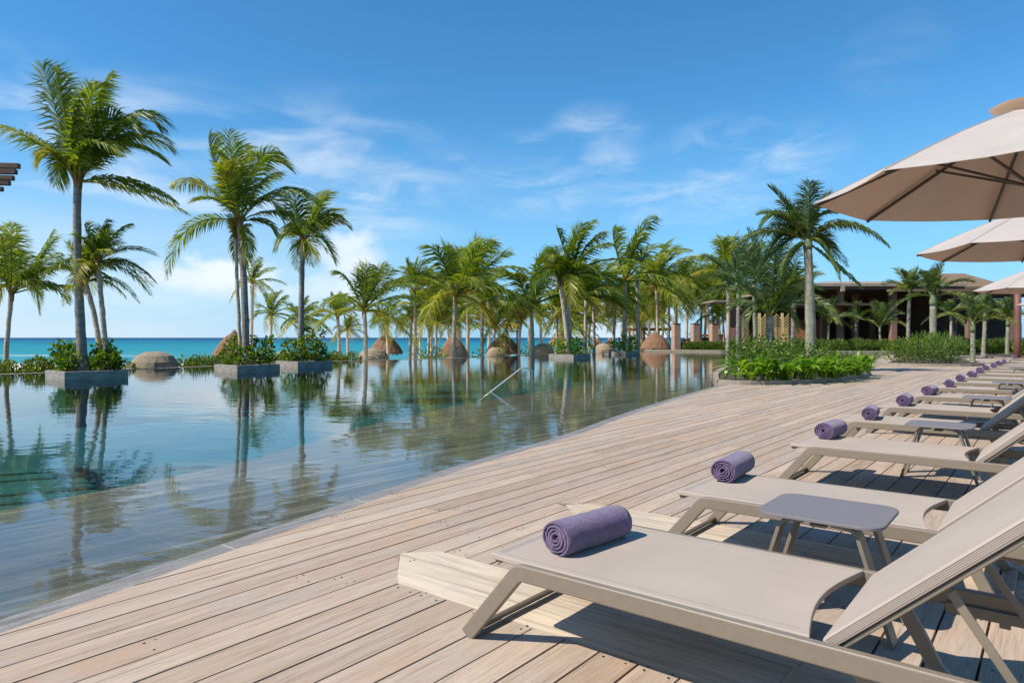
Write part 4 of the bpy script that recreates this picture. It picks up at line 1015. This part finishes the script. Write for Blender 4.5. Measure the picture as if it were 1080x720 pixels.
# ------------------------------------------------------------------ hedge, huts, tower, pillars
def hedge():
    pts = [p for p in offset(FAR_S, -1.3) if -19.5 < p[0] < -8.5]
    pts = resample(pts, 40); rg = random.Random(5)
    t = thing('hedge', 'low green hedge along the pool edge at left, sea behind', 'hedge', (pts[20][0], pts[20][1], -1.75)); b = MB()
    for x, y in pts:
        h = 2.02+rg.uniform(-.1, .10)
        if 137 < 540+F*x/y < 190: continue
        leaf_cloud(b, rg, 1200, (x-pts[20][0]+rg.uniform(-.2, .2), y-pts[20][1]+rg.uniform(-.3, .3), h-.75), (.6, .75, .85), .14, .42, .9, .2, (.1, .75))
    b.build('foliage', M['hedgeleaf'], t)
    b = MB()
    for x, y in pts[::2]: b.tube([(x-pts[20][0], y-pts[20][1], 0), (x-pts[20][0]+.1, y-pts[20][1], 1.6)], [.04, .02], 5)
    b.build('stem', M['trunkgrey'], t)
hedge()
hg = 'thatched beach huts beyond the pool'
def hut(label, px, top, bot, wpx, D, cone=True):
    rg = random.Random(int(px*7)); zb = beach_z(0, D); k = D/F; r = wpx/2*k; zt = H+(356-top)*k; ze = H+(356-bot)*k
    t = thing('thatched_hut', label, 'thatched hut', pl(px, D, zb), 0, hg)
    b = MB()
    if cone:
        prof = [(r*.90, ze-zb-.12), (r, ze-zb), (r*.94, ze-zb+.11), (r*.79, ze-zb+(zt-ze)*.35), (r*.58, ze-zb+(zt-ze)*.61), (r*.35, ze-zb+(zt-ze)*.82), (r*.16, ze-zb+(zt-ze)*.94), (r*.06, zt-zb)]
        b.lathe(prof, 40, (0, 0, 0), .03, rg); b.build('roof', M['thatch'], t)
        b = MB()
        for j in range(140):
            a = rg.uniform(0, 6.28); rr = r*rg.uniform(.90, 1.0); d = Vector((math.cos(a), math.sin(a), 0)); sd = Vector((-d.y, d.x, 0))*r*.05
            p = d*rr+Z*(ze-zb+.04); q = p+d*r*.05-Z*rg.uniform(.12, .3); b.add([p-sd, p+sd, q+sd*.3, q-sd*.3], [(0, 1, 2, 3)])
        b.build('fringe', M['thatch'], t)
        b = MB(); b.tube([(0, 0, 0), (0, 0, zt-zb-.1)], .11, 8); b.build('post', M['trunk'], t)
        b = MB(); b.lathe([(.10, zt-zb-.12), (.14, zt-zb), (.06, zt-zb+.12)], 8); b.build('cap', M['domethatch'], t)
    else:
        hh = zt-zb; prof = [(r*.97, 0), (r, hh*.45), (r*.98, hh*.66), (r*.9, hh*.82), (r*.72, hh*.925), (r*.42, hh*.985), (r*.1, hh)]
        b.lathe(prof, 40, (0, 0, 0), .018, rg); b.build('shell', M['domethatch'], t)
        b = MB()
        for j in range(260):
            a = rg.uniform(0, 6.28); s = rg.uniform(.4, 1.0); z = hh*(.45+.53*(1-s)**.6) ; rr = r*(s if z > hh*.66 else 1.0); d = Vector((math.cos(a), math.sin(a), 0)); sd = Vector((-d.y, d.x, 0))*.025
            p = d*rr*1.0+Z*(z+.01); q = p+d*.06-Z*.10; b.add([p-sd, p+sd, q+sd*.4, q-sd*.4], [(0, 1, 2, 3)])
        b.build('fringe', M['domethatch'], t)
hut('rounded brown thatched dome beside the left planter, alone by the hedge', 163, 370.5, 386, 48, 27.6, False)
hut('large cone shaped thatched hut behind the thick trunk left of the middle', 247, 350, 374, 44, 36)
hut('small grey brown thatched dome at the left of the single palm planter', 300, 369.5, 380, 24, 36.5, False)
hut('cone shaped hut with dark eaves between the first beach palms', 407, 352, 371, 35, 52)
hut('low thatched dome in front of the cone hut at the pool edge', 394, 367, 379, 33, 41.5, False)
hut('cone shaped hut behind the tall middle pair of palms', 478, 353.5, 374, 32, 50)
hut('low thatched dome in front of the hut behind the middle palms', 484, 365, 377, 20, 44.5, False)
hut('wide thatched hut under the lookout tower, left of the handrail', 531, 352.5, 371, 38, 53)
hut('low thatched dome in front of the hut below the lookout tower', 523, 366, 376, 22, 46.5, False)
hut('thatched dome between the handrail palm and the crossing palms', 573, 362, 374, 24, 52, False)
hut('reddish roofed hut half hidden left of the crossing palms', 590, 352, 363, 22, 64)
hut('pale yellowish dome behind the close pair of palms', 637, 362, 373, 22, 54, False)
hut('dark hut far back on the left of the pale dome', 630, 357, 365, 14, 72)
hut('dark hut far back on the right of the pale dome', 643, 357, 365, 14, 73)
hut('reddish cone hut left of the brick pillars', 691, 350, 367, 32, 62)

def tower():
    D = 74; k = D/F; t = thing('lookout_tower', 'two tiered thatched lookout tower above the beach huts', 'tower', pl(540, D, beach_z(0, D)))
    zb = beach_z(0, D)
    for (ty, by, w) in ((325, 334, 18), (339, 346, 19)):
        z0 = H+(356-by)*k-zb; z1 = H+(356-ty)*k-zb; r = w/2*k; b = MB(); b.lathe([(r*.95, z0-.08), (r, z0), (r*.75, z0+(z1-z0)*.55), (r*.35, z1)], 20, (0, 0, 0), .03, random.Random(4)); b.build('roof', M['thatch'], t)
    for sx in (-1, 1):
        for sy in (-1, 1):
            b = MB(); b.tube([(sx*.55, sy*.55, 0), (sx*.55, sy*.55, H+(356-331)*k-zb)], .09, 8); b.build('post', M['beamwood'], t)
    b = MB(); b.box((0, 0, H+(356-349)*k-zb), (1.5, 1.5, .12)); b.build('platform', M['beamwood'], t)
    b = MB()
    for a in range(4):
        for z in (.35, .7): b.box((.72*math.cos(a*math.pi/2), .72*math.sin(a*math.pi/2), H+(356-349)*k-zb+z), (.05 if a % 2 == 0 else 1.42, 1.42 if a % 2 == 0 else .05, .06))
    b.build('railing', M['beamwood'], t)
tower()

bg_ = 'brick pillars across the pool'
for px, lab in ((713, 'leftmost of the three pink brick pillars across the pool'), (733, 'middle one of the three pink brick pillars across the pool'), (752.7, 'rightmost of the three pink brick pillars, in front of the wooden frame')):
    D = 61; t = thing('brick_pillar', lab, 'pillar', pl(px, D, -.1), R(12), bg_)
    b = MB(); hh = H+(356-341.5)/F*D+.1; b.box((0, 0, hh/2), (.62, .62, hh)); b.build('shaft', M['brick'], t, bevel=.02)
    b = MB(); b.box((0, 0, hh+.03), (.68, .68, .055)); b.build('cap', M['pink'], t, bevel=.01)
def frame(label, x0, x1, ytop, D, m, name='wooden_frame', dep=2.2):
    k = D/F; t = thing(name, label, 'cabana', pl((x0+x1)/2, D, -.1)); w = (x1-x0)*k; hh = H+(356-ytop)*k+.1
    for sx in (-1, 1):
        for y in (0, dep):
            b = MB(); b.box((sx*(w/2-.1), y, (hh-.2)/2), (.2, .2, hh-.2)); b.build('post', M[m], t)
    for y in (0, dep): 
        b = MB(); b.box((0, y, hh-.1), (w+.1, .2, .2)); b.build('lintel', M[m], t)
    for sx in (-1, 1):
        b = MB(); b.box((sx*(w/2-.1), dep/2, hh-.1), (.16, dep-.21, .16)); b.build('side_beam', M[m], t)
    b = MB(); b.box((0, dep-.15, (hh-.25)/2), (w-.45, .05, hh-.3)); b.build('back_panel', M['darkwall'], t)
    return t
frame('orange wooden cabana frame behind the second and third brick pillars', 738, 762, 352.6, 64, 'orangewood')
frame('small wooden cabana frame between the first two brick pillars', 720, 729, 357.5, 68, 'orangewood')
def beach_pergola():
    D = 80; k = D/F; t = thing('beach_pergola', 'long low timber pergola on the beach behind the reddish cone hut', 'pergola', pl(687, D, -2)); w = 46*k; hh = H+(356-346.5)*k+2
    for i in range(4):
        for y in (0, 2.5):
            b = MB(); b.box((-w/2+w*i/3, y, (hh-.25)/2), (.2, .2, hh-.25)); b.build('post', M['postwood'], t)
    for y in (0, 2.5): b = MB(); b.box((0, y, hh-.12), (w+.4, .22, .24)); b.build('beam', M['postwood'], t)
    b = MB()
    for i in range(10): b.box((-w/2+w*i/9, 1.25, hh+.06), (.1, 3.1, .1))
    b.build('rafters', M['postwood'], t)
beach_pergola()
def flat_roof():
    D = 60; k = D/F; t = thing('shade_shelter', 'flat pale roofed shelter on a pink column right of the brick pillars', 'shelter', pl(771, D, -.08))
    hh = H+(356-320)*k+.08
    b = MB(); b.box((0, 0, hh/2), (.62, .62, hh)); b.build('column', M['pink'], t, bevel=.02)
    b = MB(); b.box((1.4, 0, hh/2), (.3, .3, hh)); b.build('column', M['darkwall'], t)
    b = MB(); b.box((-.1, 1.0, hh+.16), (42*k, 4.2, .14)); b.build('roof', M['roofboard'], t)
    b = MB(); b.box((-1.0, -.9, hh+.03), (16*k, .22, .12)); b.box((-.1, .4, hh+.045), (36*k, .18, .09)); b.build('beam', M['roofboard'], t)
flat_roof()
for i, (px, lab) in enumerate(((801, 'left golden reed screen with slanting slats, left of the royal palms'), (812.5, 'middle golden reed screen, right behind the dark spreading palm trunk'), (825, 'right golden reed screen, nearest the pavilion'))):
    D = 50; k = D/F; t = thing('reed_screen', lab, 'screen', pl(px, D, -.08), R(-6), 'golden reed screens')
    hh = H+(356-329)*k; b = MB(); b.box((0, 0, hh/2), (.16, .16, hh)); b.build('mast', M['goldwood'], t)
    b = MB()
    for j in range(11):
        z = .3+(hh-.8)*j/10
        for s in (-1, 1): b.bar((s*.06, -.1, z), (s*.44, -.1, z+.42), .05, .05)
    b.build('slats', M['goldwood'], t)

def pavilion():
    D = 54; k = D/F; x0 = (776-540)*k; x1 = (1012-540)*k; X = lambda px: (px-540)*k-(x0+x1)/2
    t = thing('pavilion', 'dark open pavilion with flat timber roof and pink columns at right', 'building', Vector(((x0+x1)/2, D, -.07)))
    Zp = lambda py: H+(356-py)*k+.07
    W = x1-x0; ze = Zp(300); zr = 6.25; dep = 17
    b = MB(); b.box((0, dep/2, .06), (W+1, dep+2, .12)); b.build('floor', M['kerb'], t)
    # hipped low roof with thick boards
    xa, xb = X(846), X(1010); xr = X(917)
    b = MB(); vs = [(xa, -1.2, ze), (xb, -1.2, ze), (xb, dep, ze), (xa, dep, ze), (xr, dep*.42, zr), (xr+6, dep*.42, zr)]
    vs2 = [(x, y, z-.22) for x, y, z in vs]
    b.add(vs+vs2, [(0, 1, 5, 4), (1, 2, 5), (2, 3, 4, 5), (3, 0, 4), (6, 10, 11, 7), (7, 11, 8), (8, 11, 10, 9), (9, 10, 6), (0, 6, 7, 1), (1, 7, 8, 2), (2, 8, 9, 3), (3, 9, 6, 0)]); b.build('roof', M['roofboard'], t)
    b = MB(); b.box(((xa+xb)/2, -1.0, ze-.36), (xb-xa-.3, .18, .2)); b.box(((xa+xb)/2, 5, ze-.42), (xb-xa-.3, .3, .36)); b.build('eave_beam', M['beamwood'], t)
    b = MB()
    for i in range(24): b.box((xa+.5+(xb-xa-1)*i/23, dep/2-.5, ze-.27), (.12, dep-.5, .09))
    b.build('joists', M['beamwood'], t)
    for px, w, y in ((786, .42, 0), (797, .42, 2), (835, .42, 0), (886, .44, 0), (902, .42, 5), (941.5, .46, 0), (1003, .46, 1), (868, .4, 7), (920, .4, 9), (960, .4, 8)):
        b = MB(); hh = ze-.46 if px > 846 else Zp(322); b.box((X(px)+(y*(px-540)/F), y, hh/2+.1), (w, w, hh-.2)); b.build('column', M['pink'], t, bevel=.02)
    for px in (881, 941):
        b = MB(); b.box((X(px), -1.15, ze-.42), (.26, .3, .42)); b.build('bracket', M['roofboard'], t)
    b = MB(); b.box((X(967), -1.9, Zp(308)), (88*k, .5, .16)); b.build('lower_canopy', M['rooftan'], t)
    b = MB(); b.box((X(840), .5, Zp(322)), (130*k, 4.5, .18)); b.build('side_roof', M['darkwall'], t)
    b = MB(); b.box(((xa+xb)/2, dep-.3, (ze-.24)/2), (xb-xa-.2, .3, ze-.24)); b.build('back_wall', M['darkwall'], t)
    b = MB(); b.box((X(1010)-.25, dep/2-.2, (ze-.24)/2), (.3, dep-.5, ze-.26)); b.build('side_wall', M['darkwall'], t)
    b = MB(); b.box((X(915), 10, 1.5), (3.2, .3, 2.8)); b.build('inner_wall', M['pink'], t)
    b = MB(); b.box((X(868), 6, 1.1), (3.0, .25, 2.0)); b.build('inner_wall', M['orangewood'], t)
    for px in (872, 893, 926):
        b = MB(); b.box((X(px), 4, .55), (1.2, .8, .08))
        for a in (-.5, .5): b.box((X(px)+a, 4, .33), (.08, .6, .38))
        b.build('bench', M['beamwood'], t)
    # right wing with its own tan roof
    t2 = thing('pavilion_wing', 'right wing of the pavilion with tan sloping roof and reddish walls', 'building', Vector(((1050-540)/F*58, 58, -.07))); k2 = 58/F
    X2 = lambda px: (px-1050)*k2; Z2 = lambda py: H+(356-py)*k2+.07
    ze2 = Z2(303); zr2 = Z2(288)+.3
    b = MB(); vs = [(X2(990), -1, ze2), (X2(1130), -1, ze2), (X2(1130), 6, zr2+.6), (X2(1004), 3.5, zr2), (X2(1052), 3.5, zr2), (X2(990), 9, ze2)]
    xs0, xs1 = X2(1002), X2(1057)
    vs = [(xs0, -1, ze2), (xs1, -1, ze2), (xs1, 9, ze2), (xs0, 9, ze2), (xs0+.6, 3.5, zr2), (xs1-.9, 3.5, zr2)]; vs2 = [(x, y, z-.2) for x, y, z in vs]
    b.add(vs+vs2, [(0, 1, 5, 4), (1, 2, 5), (2, 3, 4, 5), (3, 0, 4), (6, 10, 11, 7), (7, 11, 8), (8, 11, 10, 9), (9, 10, 6), (0, 6, 7, 1), (1, 7, 8, 2), (2, 8, 9, 3), (3, 9, 6, 0)]); b.build('roof', M['rooftan'], t2)
    b = MB(); b.box((X2(1068), 4, ze2-.34), (150*k2, 10, .22)); b.build('lower_roof', M['roofboard'], t2)
    for px in (1004, 1022, 1066, 1072, 1110):
        b = MB(); b.box((X2(px), 0, (ze2-.5)/2), (.5, .5, ze2-.5)); b.build('column', M['pink'], t2, bevel=.02)
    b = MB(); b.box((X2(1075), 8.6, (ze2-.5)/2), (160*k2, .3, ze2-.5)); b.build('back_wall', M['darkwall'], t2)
    b = MB(); b.box((X2(1068), -.2, 1.2), (14*k2, .2, 2.4)); b.build('front_wall', M['pink'], t2)
pavilion()

# ------------------------------------------------------------------ planting beds
def pbed(label, poly, hh=.10):
    p0 = poly[0]; n0 = smooth_poly(poly+[poly[0]], 2)[:-1]
    t = thing('planting_bed', label, 'planting bed', Vector((p0[0], p0[1], 0)))
    loc = [(x-p0[0], y-p0[1]) for x, y in n0]; cx = sum(p[0] for p in loc)/len(loc); cy = sum(p[1] for p in loc)/len(loc)
    inn = []
    for x, y in loc:
        d = Vector((cx-x, cy-y)); d.normalize(); inn.append((x+d.x*.22, y+d.y*.22))
    n = len(loc); b = MB()
    b.add([(*p, -.3) for p in loc]+[(*p, hh) for p in loc]+[(*p, hh) for p in inn]+[(*p, -.1) for p in inn], [(k*n+i, k*n+(i+1) % n, (k+1)*n+(i+1) % n, (k+1)*n+i) for k in range(3) for i in range(n)])
    b.build('kerb', M['kerb'], t, fixn=True)
    b = MB(); b.add([(*p, hh-.04) for p in inn], [tuple(range(n))]); b.build('soil', M['soil'], t, fixn=True)
    return t
BED1 = [(5.1, 17.1), (5.5, 16.45), (7.2, 16.9), (8.9, 18.2), (10.7, 20.3), (12.2, 23.4), (13.2, 27.2), (10.5, 28.3), (8.0, 25.5), (6.2, 21.2)]
pbed('kerbed bed with the big royal palm, between pool and deck', BED1)
BED2 = [(15.6, 28.5), (16.6, 27.4), (18.7, 27.2), (20.5, 29.5), (23.5, 36), (26, 43), (24.2, 43.5), (19.3, 34)]
pbed('far kerbed bed of feathery shrubs beyond the deck end', BED2)
BED3 = [(25.5, 34), (27, 33), (32, 36), (36, 44), (30, 44), (26.6, 38)]
pbed('bed around the red brown timber post at right', BED3)

def broad_plant(b, rg, c, hgt, n, w):
    for i in range(n):
        a = rg.uniform(0, 6.28); d = Vector((math.cos(a), math.sin(a), 0)); sp = rg.uniform(.25, 1.15); L = hgt*rg.uniform(.7, 1.15)
        P0 = Vector(c)+d*.04; P1 = P0+Z*L*.8+d*L*.2; P2 = P0+d*L*sp+Z*L*(.95-.55*sp); sd = Vector((-d.y, d.x, 0)); ti = rg.uniform(.1, .8)
        vs = []; fs = []
        for j in range(6):
            s = j/5; p = bez(P0, P1, P2, s); ww = w*math.sin(math.pi*min(1, max(.06, (s-.22)/.80)))*rg.uniform(.9, 1.1) if s > .2 else .012
            if j == 5: ww = .004
            vs += [p-sd*ww, p+Z*(-ww*.35)*0+Vector((0, 0, -ww*.3)), p+sd*ww]
        for j in range(5):
            q = j*3; fs += [(q, q+1, q+4, q+3), (q+1, q+2, q+5, q+4)]
        b.add(vs, fs, ti)
lg = 'bright broad leaved plants along the bed kerb'
spots = [(5.75, 17.35), (6.15, 17.0), (6.6, 17.15), (7.05, 17.3), (7.5, 17.55), (7.95, 17.85), (8.4, 18.25), (8.85, 18.7), (9.35, 19.2), (9.8, 19.7), (10.3, 20.4)]
names = ['at the pool end of the royal palm bed kerb', 'second from the pool end of the royal palm bed kerb', 'third from the pool end of the royal palm bed kerb', 'fourth from the pool end of the royal palm bed kerb', 'fifth from the pool end of the royal palm bed kerb', 'sixth from the pool end of the royal palm bed kerb', 'in front of the royal palm trunk',
         'just right of the royal palm trunk', 'third from the deck end of the kerb', 'second from the deck end of the kerb', 'at the deck end of the kerb']
for i, (x, y) in enumerate(spots):
    rg = random.Random(400+i); x += .06; y -= .13; t = thing('broadleaf_plant', f'bright broad leaved plant {names[i]}', 'plant', Vector((x, y, .1)), 0, lg)
    b = MB()
    for j in range(5): broad_plant(b, rg, (rg.uniform(-.36, .36), rg.uniform(-.2, .45), 0), rg.uniform(.28, .85), 10, rg.uniform(.045, .08))
    b.build('foliage', M['broadleaf'], t)
bs = 'dense dark shrubs behind the bright plants'
for i, (x, y, sx, sy, h, lab) in enumerate(((6.9, 19.0, 1.0, 1.2, .95, 'dense green shrub at the pool end behind the bright leaves'), (8.4, 20.3, 1.2, 1.3, 1.0, 'dense green shrub left of the royal palm trunk'), (10.1, 21.6, 1.0, 1.1, .62, 'dark spiky shrub right of the royal palm trunk'), (11.5, 24.2, .9, 1.3, .36, 'low shrub at the back right of the royal palm bed'), (8.8, 23.6, 1.4, 1.6, 1.05, 'shrub at the foot of the dark spreading palm'))):
    shrub('bed_shrub', lab, 'shrub', Vector((x, y, .08)), [(0, 0, h*.4, sx, sy, h*.45), (sx*.45, -sy*.3, h*.5, sx*.45, sy*.45, h*.5), (-sx*.5, sy*.2, h*.62, sx*.42, sy*.42, h*.5), (sx*.1, sy*.5, h*.8, sx*.3, sy*.3, h*.4), (-sx*.2, -sy*.55, h*.35, sx*.4, sy*.35, h*.4)], 'grassy' if i in (2, 3) else 'shrubleaf', .105, 3.2, bs, .45, .35, 50+i, 4, (.0, .5))
b2 = 'feathery shrubs in the far bed'
for i, (x, y, h, lab) in enumerate(((16.6, 28.8, 1.0, 'bright feathery shrub at the left end of the far bed'), (17.5, 28.6, 1.05, 'feathery shrub near the middle of the far bed'), (18.6, 29.0, 1.0, 'dark feathery shrub at the right end of the far bed'), (19.9, 32.6, 1.2, 'tall feathery shrub at the back left of the far bed'), (21.6, 34.4, 1.2, 'tall feathery shrub at the back right of the far bed'), (23.6, 39.5, 1.25, 'feathery shrub at the rear of the far bed'))):
    shrub('feathery_shrub', lab, 'shrub', Vector((x, y, .08)), [(0, 0, h*.5, .75, .9, h*.6), (.35, .2, h*.6, .5, .6, h*.55), (-.4, 0, h*.45, .5, .6, h*.5)], 'grassy' if i % 3 else 'shrubleaf', .17, 4.6, b2, .26, 1.2, 70+i, 4, (.05, .7))
for i, (px, D, r, top, lab) in enumerate(((441, 47, .55, 368, 'small bright shrub at the foot of the sparse feathery palm'), (456, 50, .75, 362, 'dark leafy shrub between the pair of trunks left of the tall middle palms'), (466, 48, .5, 367, 'small yellowish shrub left of the hut behind the middle palms'), (503, 50, .6, 367, 'low shrub between the hut and the palm left of the lookout tower'), (556, 56, .9, 362, 'leafy shrub at the foot of the handrail palm'), (604, 58, 1.3, 361, 'wide green shrub behind the planter of the crossing palms'), (622, 60, 1.2, 362, 'green shrub behind the close pair of palms'), (656, 62, 1.2, 361, 'green shrub behind the farthest pool planter, left side'), (672, 64, 1.2, 361, 'green shrub at the foot of the bare trunk'), (578, 60, 1.2, 360, 'broad low shrub between handrail palm and crossing palms'))):
    z0 = beach_z(0, D); hgt = H+(356-top)/F*D-z0
    shrub('beach_shrub', lab, 'shrub', Vector(((px-540)/F*D, D, z0)), [(0, 0, hgt*.5, r, r, hgt*.5), (r*.5, 0, hgt*.45, r*.6, r*.6, hgt*.45), (-r*.55, .1, hgt*.42, r*.6, r*.6, hgt*.42)], 'hedgeleaf', .2, 3.0, 'low shrubs on the beach beyond the pool', .5, .8, 120+i, 5, (.1, .7))
# hedge rows in front of the pavilion
hr = 'low hedges before the pavilion'
for i, (xa, ya, xb, yb, hgt, lab) in enumerate(((19.6, 51.0, 29, 51.5, 1.0, 'low hedge beyond the water channel under the pavilion'), (27, 47, 36, 49, 1.0, 'low hedge right of the channel before the dark openings'), (32.0, 42.5, 35.0, 43.5, 1.0, 'short hedge left of the timber post beyond the path'), (15.5, 60.5, 20.5, 57, .75, 'low green hedge along the kerb below the brick pillars'), (27.2, 35.2, 33.5, 40.5, .7, 'low planting around the red brown timber post'))):
    rg = random.Random(90+i); n = 14; t = thing('low_hedge', lab, 'hedge', Vector(((xa+xb)/2, (ya+yb)/2, 0)), 0, hr); b = MB()
    for j in range(n):
        s = j/(n-1); leaf_cloud(b, rg, 800, ((xb-xa)*(s-.5)+rg.uniform(-.2, .2), (yb-ya)*(s-.5)+rg.uniform(-.3, .3), hgt*.45), (max(.5, abs(xb-xa)/n*1.1), .8, hgt*.55*rg.uniform(.8, 1.15)), .20, .28, 1.4, .2, (.05, .7), zmin=0)
    b.build('foliage', M['grassy'], t)
    b = MB()
    for j in range(n): b.tube([((xb-xa)*(j/(n-1)-.5), (yb-ya)*(j/(n-1)-.5), -.1), ((xb-xa)*(j/(n-1)-.5), (yb-ya)*(j/(n-1)-.5), hgt*.7)], [.03, .01], 4)
    b.build('stem', M['trunkgrey'], t)
# channel kerb
b = MB(); b.bar((18.9, 50.5, .03), (28.6, 50.25, .03), .5, .3); struct(b.build('channel_kerb', M['kerb'], bevel=.02))
b = MB(); b.bar((11.3, 58.2, .0), (18.7, 54.75, .0), .5, .28); struct(b.build('pool_kerb', M['kerb'], bevel=.02))

# ------------------------------------------------------------------ handrail, pergola
t = thing('handrail', 'bent chrome handrail rising out of the pool', 'handrail', Vector((-.41, 14.9, WATER)))
b = MB(); A = Vector((0, 0, -.5)); k = 15.2/F
q0 = Vector((-.42, 14.9, 0)); q1 = dp(551, 387.2, 15.2); q2 = dp(558, 387.6, 15.3); q3 = dp(561, 391, 15.35)
pts = [q0+(q0-q1)*.6]+[q0.lerp(q1, s) for s in (0, .5, .92)]
for i in range(9): s = i/8; pts.append(bez(q0.lerp(q1, .94), q1.lerp(q2, .8)+Vector((0, 0, .03)), q3, s))
pts.append(q3-Vector((0, 0, 1.1)))
b.tube([p-Vector(t.location) for p in pts], .0175, 10); b.build('rail', M['chrome'], t, smooth=True)

def pergola():
    t = thing('slatted_pergola', 'corner of a dark wooden slatted pergola at the upper left edge', 'pergola', Vector((-9.6, 9.0, -.8)))
    o = Vector(t.location); e = [dp(20.5, 174.5, 10.0), dp(17.5, 180.5, 10.35), dp(14.5, 186.5, 10.75), dp(10.5, 193, 11.1), dp(3, 198.5, 11.55)]
    dr = Vector((-1.0, -.10, 0)).normalized()
    for p in e:
        q = Vector((p.x, p.y, 3.66)); b = MB(); b.bar(q-o, q+dr*4.2-o, .075, .075); b.build('slat', M['beamwood'], t, bevel=.006)
    for s in (1.2, 3.4):
        a = Vector((e[0].x, e[0].y, 3.52))+dr*s; c = Vector((e[-1].x, e[-1].y, 3.52))+dr*s
        dd = (c-a).normalized()*.3
        b = MB(); b.bar(a-dd-o, c+dd-o, .14, .17); b.build('beam', M['beamwood'], t, bevel=.006)
        for q in (a, c):
            b = MB(); b.box((q.x-o.x, q.y-o.y, (3.44)/2+.39), (.16, .16, 3.44+.76)); b.build('post', M['beamwood'], t, bevel=.008)
pergola()
